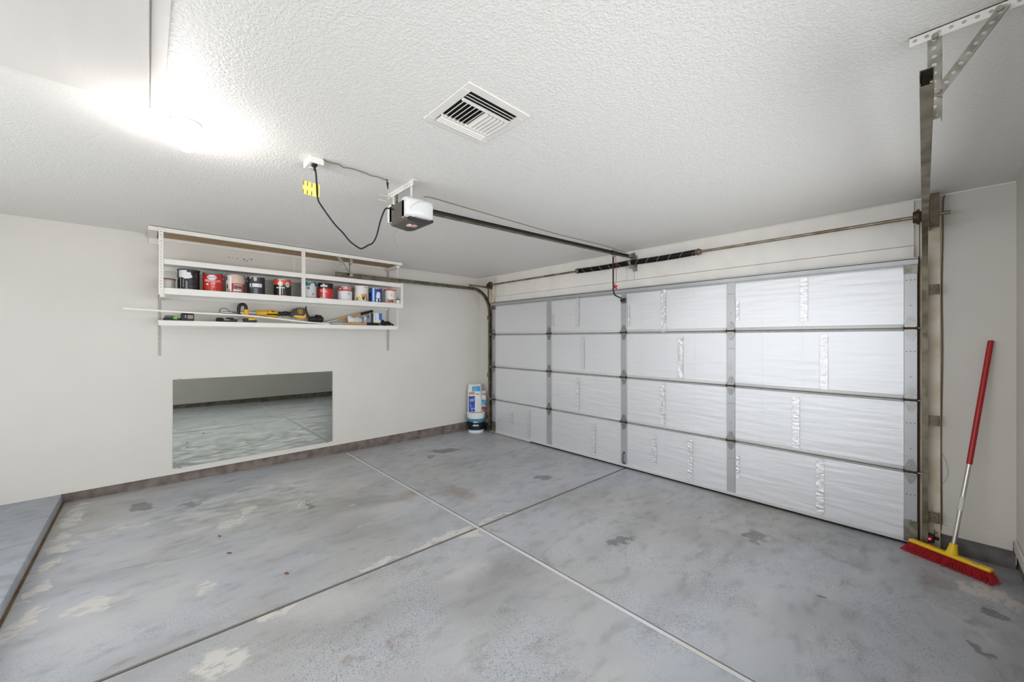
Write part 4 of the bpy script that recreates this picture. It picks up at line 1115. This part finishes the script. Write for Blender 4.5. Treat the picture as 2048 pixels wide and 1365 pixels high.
obj('tool_foot', mb, mat('tool_navy', (44, 44, 62), .5), t)
# string trimmer
t = thing('string_trimmer', (.15, -3.0, SZ), 'yellow and black string trimmer lying along lowest shelf', 'trimmer')
tx = .15
arch = arc_pts([(tx, -3.475, 1.80), (tx, -3.476, 1.88), (tx, -3.462, 1.918), (tx, -3.435, 1.926), (tx, -3.415, 1.91), (tx, -3.408, 1.87)], 6)
obj('loop_handle', MB().tube(arch, .017, 10), M_black, t)
obj('handle_clamp', MB().box((tx-.025, -3.43, 1.80), (tx+.03, -3.385, 1.872), 0, .01, seg=2).box((tx-.02, -3.455, 1.79), (tx+.025, -3.425, 1.83), 0, .008), M_tooly, t)
obj('shaft_tube', MB().cyl((tx, -3.62, 1.828), (tx, -3.2, 1.838), .0125, n=14), M_alu, t)
obj('cable_sleeve', MB().tube(arc_pts([(tx+.02, -3.48, 1.83), (tx+.02, -3.55, 1.835), (tx+.02, -3.585, 1.865), (tx+.02, -3.62, 1.872), (tx+.02, -3.645, 1.855), (tx+.02, -3.645, 1.825)]), .003, 6), M_black2, t)
obj('sleeve_collar', MB().cyl((tx, -3.31, 1.836), (tx, -3.295, 1.836), .034, n=18).cyl((tx, -3.295, 1.836), (tx, -3.215, 1.838), .026, .03, n=18), M_tooly, t)
def ellip(mb, c, rx, ry, rz, m=0, n=14, k=10, p=1.0):
    prof = []
    for j in range(k+1):
        a = -math.pi/2+math.pi*j/k
        prof.append((max(.001, math.cos(a))**p, math.sin(a)))
    return mb.lathe(prof, (0, 0, 0), n, m, Matrix.Translation(c) @ Matrix.Diagonal((rx, ry, rz, 1)))
obj('trigger_housing', ellip(MB(), (tx, -3.155, 1.832), .04, .068, .044, n=20, p=.6), M_tooly, t)
obj('housing_band', ellip(MB(), (tx, -3.155, 1.826), .0425, .0705, .018, n=20, p=.5), M_black, t)
obj('lock_button', MB().box((tx+.032, -3.175, 1.852), (tx+.046, -3.145, 1.864), 0, .003), M_black, t)
obj('neck', MB().tube(arc_pts([(tx, -3.11, 1.835), (tx, -3.04, 1.842), (tx, -2.97, 1.845)]), [.024+.004*math.sin(i*1.1) for i in range(13)], 12), M_black, t)
obj('trigger', MB().prism([(-3.09, 1.83), (-3.045, 1.80), (-3.06, 1.82), (-3.07, 1.84)], (tx-.008, 0, 0), (0, 1, 0), (0, 0, 1), .016), M_black, t)
hd = obj('motor_head', MB().prism([(-2.985, 1.83), (-2.955, 1.865), (-2.93, 1.905), (-2.90, 1.918), (-2.835, 1.918), (-2.82, 1.905), (-2.815, 1.83), (-2.83, 1.80), (-2.89, 1.795), (-2.96, 1.81)], (tx-.045, 0, 0), (0, 1, 0), (0, 0, 1), .09), M_black, t)
obj('head_trim', MB().prism([(-2.96, 1.812), (-2.90, 1.79), (-2.835, 1.79), (-2.815, 1.81), (-2.815, 1.845), (-2.825, 1.845), (-2.83, 1.822), (-2.93, 1.826)], (tx-.047, 0, 0), (0, 1, 0), (0, 0, 1), .094), M_tooly, hd)
mb = MB()
for (a, b, c, d) in ((-2.905, 1.905, -2.85, 1.902), (-2.905, 1.905, -2.902, 1.845), (-2.853, 1.905, -2.85, 1.845), (-2.905, 1.848, -2.85, 1.845), (-2.893, 1.89, -2.862, 1.886), (-2.893, 1.88, -2.862, 1.876), (-2.893, 1.87, -2.866, 1.866), (-2.885, 1.862, -2.868, 1.852)):
    mb.box((tx+.0445, a, b), (tx+.0462, c, d))
obj('head_badge', mb, M_tooly, hd, smooth=False)
obj('guard', MB().tube(arc_pts([(tx, -2.795, 1.945), (tx, -2.805, 1.92), (tx, -2.80, 1.87), (tx, -2.785, 1.83), (tx, -2.755, 1.78), (tx, -2.73, 1.745)]), [.004, .004, .005, .006, .007, .009, .01, .011, .012, .013, .014, .015, .016, .017, .018, .018, .018, .018, .018, .018, .018, .018, .018, .018, .018, .018, .018, .018, .018, .018, .018][:31], 8), mat('guard_dark', (62, 56, 50), .5), t)
obj('line_spool', MB().cyl((tx, -2.77, 1.78), (tx, -2.69, 1.785), .035, .042, n=20).cyl((tx, -2.69, 1.788), (tx, -2.63, 1.79), .058, .05, n=24).cyl((tx, -2.63, 1.79), (tx, -2.61, 1.79), .03, n=16), mat('spool_dark', (36, 31, 28), .6), t)
# long white lath
mb = MB()
pts = arc_pts([(.285, -4.366, 1.822), (.284, -3.9, 1.806), (.282, -3.45, 1.797), (.278, -3.1, 1.77), (.274, -2.85, 1.745), (.27, -2.565, 1.7315)], 6)
vs_ = []
for p in pts:
    for (a, b) in ((-.004, -.0075), (.004, -.0075), (.004, .0075), (-.004, .0075)): vs_.append((p.x+a, p.y, p.z+b))
n_ = len(pts)
mb.add(vs_, [(i*4+k, i*4+(k+1) % 4, (i+1)*4+(k+1) % 4, (i+1)*4+k) for i in range(n_-1) for k in range(4)]+[(0, 1, 2, 3), tuple((n_-1)*4+k for k in (3, 2, 1, 0))])
obj('white_lath', mb, M_white, smooth=False, label='long thin white wooden lath slanting across the lowest shelf', cat='lath')
# two wooden handled scrapers
def pole(p0, p1, splits, label):
    p0, p1 = Vector(p0), Vector(p1)
    t = thing('scraper', p0, label, 'scraper', None)
    at = lambda s: p0+(p1-p0)*s
    obj('steel_shank', MB().cyl(at(0), at(splits[0]), .009, .0125, n=12), M_alu, t)
    obj('wood_handle', MB().tube([at(splits[0]), at((splits[0]+splits[1])/2), at(splits[1])], [.014, .0165, .016], 12), M_wood, t)
    obj('grip', MB().tube([at(splits[1]), at(.97), at(1)], [.0185, .0185, .014], 12), M_black2, t)
    return t
pole((.14, -2.60, 1.742), (.16, -1.975, 1.925), (.27, .73), 'wooden-handled scraper with black grip propped up on the box')
pole((.25, -2.545, 1.739), (.25, -1.93, 1.744), (.22, .72), 'wooden-handled scraper with black grip lying flat at shelf front')
# plastic pouch
def pouch(name, y0, y1, z0, z1, x, d, seed, mats, label, cat):
    mb = MB()
    def fn(u, v, s):
        e = (math.sin(math.pi*u)*math.sin(math.pi*v))**.45 if 0 < u < 1 and 0 < v < 1 else 0
        nz = noise.noise(Vector((u*5+seed, v*5, s)))*.3
        edge = noise.noise(Vector((u*3+seed*2, v*3, 7)))*.012
        return Vector((x+s*d*e*(1+nz), y0+(y1-y0)*u+edge*(v-.5)*2, z0+(z1-z0)*v*(.85+.3*noise.noise(Vector((u*2.2+seed, 1, 1))))))
    mb.grid(lambda u, v: fn(u, v, 1), 18, 14); mb.grid(lambda u, v: fn(u, v, -1), 18, 14)
    return obj(name, mb, mats, label=label, cat=cat, ang=180)
pouch('plastic_pouch', -2.32, -2.13, SZ+.012, SZ+.125, .19, .03, 3.3, mat('cloudy_plastic', (206, 208, 210), .25), 'crumpled cloudy white plastic pouch between the scrapers', 'pouch')
o = pouch('printed_packet', -2.115, -2.035, SZ+.012, SZ+.155, .19, .016, 6.1, mat('packet_blue', (66, 104, 136), .3, var=.7, vscale=22, vcol=(200, 190, 196)), 'flat printed blue packet beside the blue and white box', 'packet')
t = thing('hardware_box', (.19, -1.95, SZ), 'small upright white and blue carton on lowest shelf', 'box')
obj('carton', MB().box((.175, -2.03, SZ), (.215, -1.868, SZ+.172), 0, .002), mat('carton_white', (228, 230, 234), .4), t)
mb = MB().box((.2148, -1.915, SZ+.006), (.2158, -1.869, SZ+.171)).box((.2148, -2.029, SZ+.002), (.2158, -1.99, SZ+.171), 1)
mb.cyl((.2148, -1.915, SZ+.06), (.2164, -1.915, SZ+.06), .026, n=20, m=2)
for (y, z, l) in ((-1.975, .14, .03), (-1.975, .12, .022), (-1.975, .1, .034), (-1.975, .08, .028), (-1.972, .05, .02)):
    mb.box((.2148, y, SZ+z), (.2158, y+l, SZ+z+.008), 3)
obj('carton_print', mb, [colmat((30, 110, 196)), colmat((36, 40, 66)), colmat((236, 222, 150)), colmat((196, 150, 170))], t, smooth=False)
# glove
mb = MB()
ellip(mb, (.235, -1.845, SZ+.035), .03, .05, .03, n=14)
for (y0, z0, y1, z1, r) in ((-1.83, .04, -1.775, .05, .012), (-1.82, .035, -1.75, .032, .012), (-1.82, .03, -1.712, .012, .012), (-1.83, .02, -1.765, -.0+.012, .012), (-1.87, .05, -1.862, .078, .012)):
    mb.tube(arc_pts([(.235, y0, SZ+z0), (.24, (y0+y1)/2, SZ+(z0+z1)/2+.008), (.245, y1, SZ+z1)], 4), [r*.9, r, r, r, r, r, r, r*.95, r*.5], 8)
obj('work_glove', mb, mat('glove_black', (20, 20, 24), .85, bump=.4, bscale=300), label='crumpled black work glove at right end of lowest shelf', cat='glove')

# ------------------------------------------------------------------ BUCKET AND BAGS
bx, by = .172, -.215
bz = fz(by)
t = thing('plastic_bucket', (bx, by, bz), 'white plastic bucket with teal and black label in the corner', 'bucket')
hb = .335; rb, rt = .128, .146
rr = lambda z: rb+(rt-rb)*z/hb
mb = MB().lathe([(.001, 0), (rb-.004, 0), (rb, .004), (rr(.25), .25), (rr(.25)+.006, .252), (rr(.28)+.006, .275), (rr(.28), .278), (rr(.30), .30), (rr(.30)+.006, .302), (rt+.008, .33), (rt+.004, hb), (rt-.006, hb), (rt-.012, hb-.012), (.001, hb-.012)], (bx, by, bz), 40)
body = obj('bucket_body', mb, mat('bucket_white', (232, 231, 228), .35), t)
def band(z0, z1, rgb):
    obj('label_band', MB().lathe([(rr(z0)-.003, z0), (rr(z0)+.0012, z0), (rr(z1)+.0012, z1), (rr(z1)-.003, z1)], (bx, by, bz), 40), colmat(rgb), body)
band(.055, .185, (18, 20, 22)); band(.185, .235, (40, 138, 168)); band(.045, .055, (60, 150, 200))
mb = MB()
c_ = (bx, by, bz); FACE[0] = math.radians(-70)
for (a0, a1, z0, z1, s) in ((14, 46, .175, .192, 'rect'), (10, 50, .118, .13, 'rect'), (12, 48, .135, .142, 'rect')):
    patch(mb, c_, rr(z0)+.001, a0, a1, z0, z1, s)
obj('mark_or_glint', mb, colmat((226, 226, 224)), body)
mb = MB(); patch(mb, c_, rr(.19)+.0008, 30, 100, .17, .2, 'blob'); obj('mark_or_glint', mb, colmat((40, 138, 168)), body)
pts = []
for k in range(21):
    a = math.pi*k/20; ang = math.radians(-32)
    dx, dy = math.cos(a)*(rt+.006), math.sin(a)*(rt+.02)
    pts.append((bx+dy*math.cos(ang)-dx*math.sin(ang)*-1*0+(-dx*math.sin(ang)), by+dy*math.sin(ang)+dx*math.cos(ang), bz+.285-.085*math.sin(a)))
obj('bail', MB().tube(pts, .002, 6), M_alu, t)
def bag(name, c, yaw, w, h, d, lean, label, seed, prints):
    t = thing(name, c, label, 'bag')
    M_ = Matrix.Translation(c) @ Matrix.Rotation(yaw, 4, 'Z') @ Matrix.Rotation(lean, 4, 'Y')
    mb = MB(); nu, nv = 22, 26
    def S(u, v, s):
        q = max(0., 1-abs(2*u-1)**2.6); e = q**.5*(.35+.65*math.sin(math.pi*min(1, .12+v*.86))**.5)
        if v > .9: e *= max(.08, (1-v)/.1)
        z = h*v+.012*noise.noise(Vector((u*4, v*3, seed)))*(v > .05)
        ww = w*(1-.1*noise.noise(Vector((v*4, seed, 1)))-.12*max(0, v-.8)/.2)
        x = s*d/2*e*(1+.35*noise.noise(Vector((u*4+seed, v*5, s*2))))
        return Vector((x, (u-.5)*ww, z))
    mb.grid(lambda u, v: M_ @ S(u, v, 1), nu, nv); mb.grid(lambda u, v: M_ @ S(u, v, -1), nu, nv)
    # bottom
    mb.grid(lambda u, v: M_ @ (S(u, 0, 1)*(1-v)+S(u, 0, -1)*v), nu, 4)
    body = obj('bag_body', mb, mat('bag_paper', (226, 226, 226), .5), t, ang=180)
    for (u0, u1, v0, v1, rgb) in prints:
        mb = MB(); mb.grid(lambda u, v: M_ @ (S(u0+(u1-u0)*u, v0+(v1-v0)*v, 1)+Vector((.0015, 0, 0))), 8, 8)
        obj('bag_print', mb, colmat(rgb), body, ang=180)
    return t
yaw = math.radians(-36)
BL, LB, OR_, RD = (24, 66, 168), (74, 168, 212), (206, 140, 100), (176, 60, 50)
WB = (226, 230, 240)
bag('mortar_bag', (.165, -.235, bz+.326), yaw, .235, .46, .13, math.radians(-6), 'tall white and blue printed mortar bag standing in bucket top', 2.1,
    [(.08, .5, .02, .58, BL), (.14, .46, .46, .48, WB), (.14, .44, .41, .43, WB), (.14, .42, .36, .38, WB), (.16, .44, .29, .305, WB), (.16, .44, .25, .265, WB), (.16, .44, .19, .205, WB), (.2, .5, .1, .14, (120, 170, 220)),
     (.3, .9, .74, .92, LB), (.1, .5, .63, .72, OR_), (.55, .8, .63, .66, (120, 130, 120))])
bag('mortar_bag', (.19, -.105, bz+.326), yaw, .16, .34, .1, math.radians(-2), 'shorter white bag with blue and red print behind the tall bag', 5.7,
    [(.4, .95, .3, .58, LB), (.5, .95, .08, .24, RD), (.3, .9, .8, .9, (150, 156, 150)), (.6, .9, .02, .07, (40, 50, 80))])

# ------------------------------------------------------------------ PUSH BROOM
hc = Vector((5.400, -.232, 0)); hdv = Vector((.386, -.184, 0)).normalized(); hz = fz(-.23)
br = thing('push_broom', (hc.x, hc.y, hz), 'yellow push broom with red bristles leaning in the right corner', 'broom')
perp = Vector((-hdv.y, hdv.x, 0))              # towards the wall
base_top = Vector((hc.x, hc.y, .10))
tip = Vector((5.60, -.022, 1.528))
hdir = (tip-Vector((5.412, -.205, .10))).normalized()
HB = Matrix((( hdv.x, perp.x, 0, hc.x), (hdv.y, perp.y, 0, hc.y), (0, 0, 1, hz), (0, 0, 0, 1))) @ Matrix.Rotation(math.radians(-6), 4, 'X')
mb = MB().box((-.205, -.03, .058), (.205, .03, .083), 0, .012, seg=3, M=HB)
obj('broom_block', mb, M_yel, br)
mb = MB()
b0 = HB @ Vector((.012, .006, .075))
mb.tube([b0, b0+hdir*.02, b0+hdir*.055, b0+hdir*.075], [.034, .027, .021, .019], 16)
obj('socket', mb, M_yel, br)
mb = MB().box((.115, -.0305, .0835), (.15, .0, .0842), M=HB)
obj('sticker', mb, mat('sticker_pale', (214, 206, 198), .4, var=.5, vscale=120, vcol=(190, 120, 90)), br, smooth=False)
mb = MB()
random.seed(11)
for i in range(46):
    for j in range(5):
        u = -.195+.39*i/45; v = -.024+.048*j/4
        for q in range(4):
            fl = u*.16+random.uniform(-.012, .012); fv = v*.9+random.uniform(-.012, .012)-.012
            p0 = HB @ Vector((u+random.uniform(-.003, .003), v+random.uniform(-.003, .003), .06))
            p1 = HB @ Vector((u+fl*.5, v+fv*.4, .03))
            p2 = HB @ Vector((u+fl, v+fv, .0)); p2.z = fz(p2.y)+.001
            mb.tube([p0, p1, p2], .0014, 3, 0, False)
o = obj('bristles', mb, M_redbr, br, smooth=False); o['kind'] = 'stuff'
p0 = b0+hdir*.06; L_ = (tip-p0).length
obj('handle_tube', MB().cyl(p0, p0+hdir*(L_*.46), .0115, n=16), M_alu, br)
obj('handle_collar', MB().cyl(p0+hdir*(L_*.175), p0+hdir*(L_*.24), .0135, n=16), mat('collar_pale', (214, 212, 208), .5), br)
obj('handle_grip', MB().cyl(p0+hdir*(L_*.40), tip, .0145, n=16).cyl(tip, tip+hdir*.004, .009, n=10), M_red, br)

# ------------------------------------------------------------------ FLOOR LITTER
def leafbit(x, y, L_, w_, rot, label):
    mb = MB(); n = 8
    def fn(u, v):
        ww = w_*math.sin(math.pi*(.08+.84*u))
        a = rot; px, py = (u-.5)*L_, (v-.5)*ww
        return Vector((x+px*math.cos(a)-py*math.sin(a), y+px*math.sin(a)+py*math.cos(a), fz(y)+.002+.006*(v-.5)**2*4+.002*math.sin(u*5)))
    mb.grid(fn, n, 4)
    obj('dry_leaf', mb, M_leaf, label=label, cat='leaf', group='dry leaf scraps on the floor')
leafbit(1.99, -3.79, .03, .014, 1.0, 'small rusty leaf scrap between mirror and camera')
leafbit(1.655, -3.81, .03, .013, .3, 'tiny brown leaf scrap nearer the left wall')
leafbit(2.52, -3.56, .028, .016, .8, 'curled brown leaf scrap close to dark floor joint')
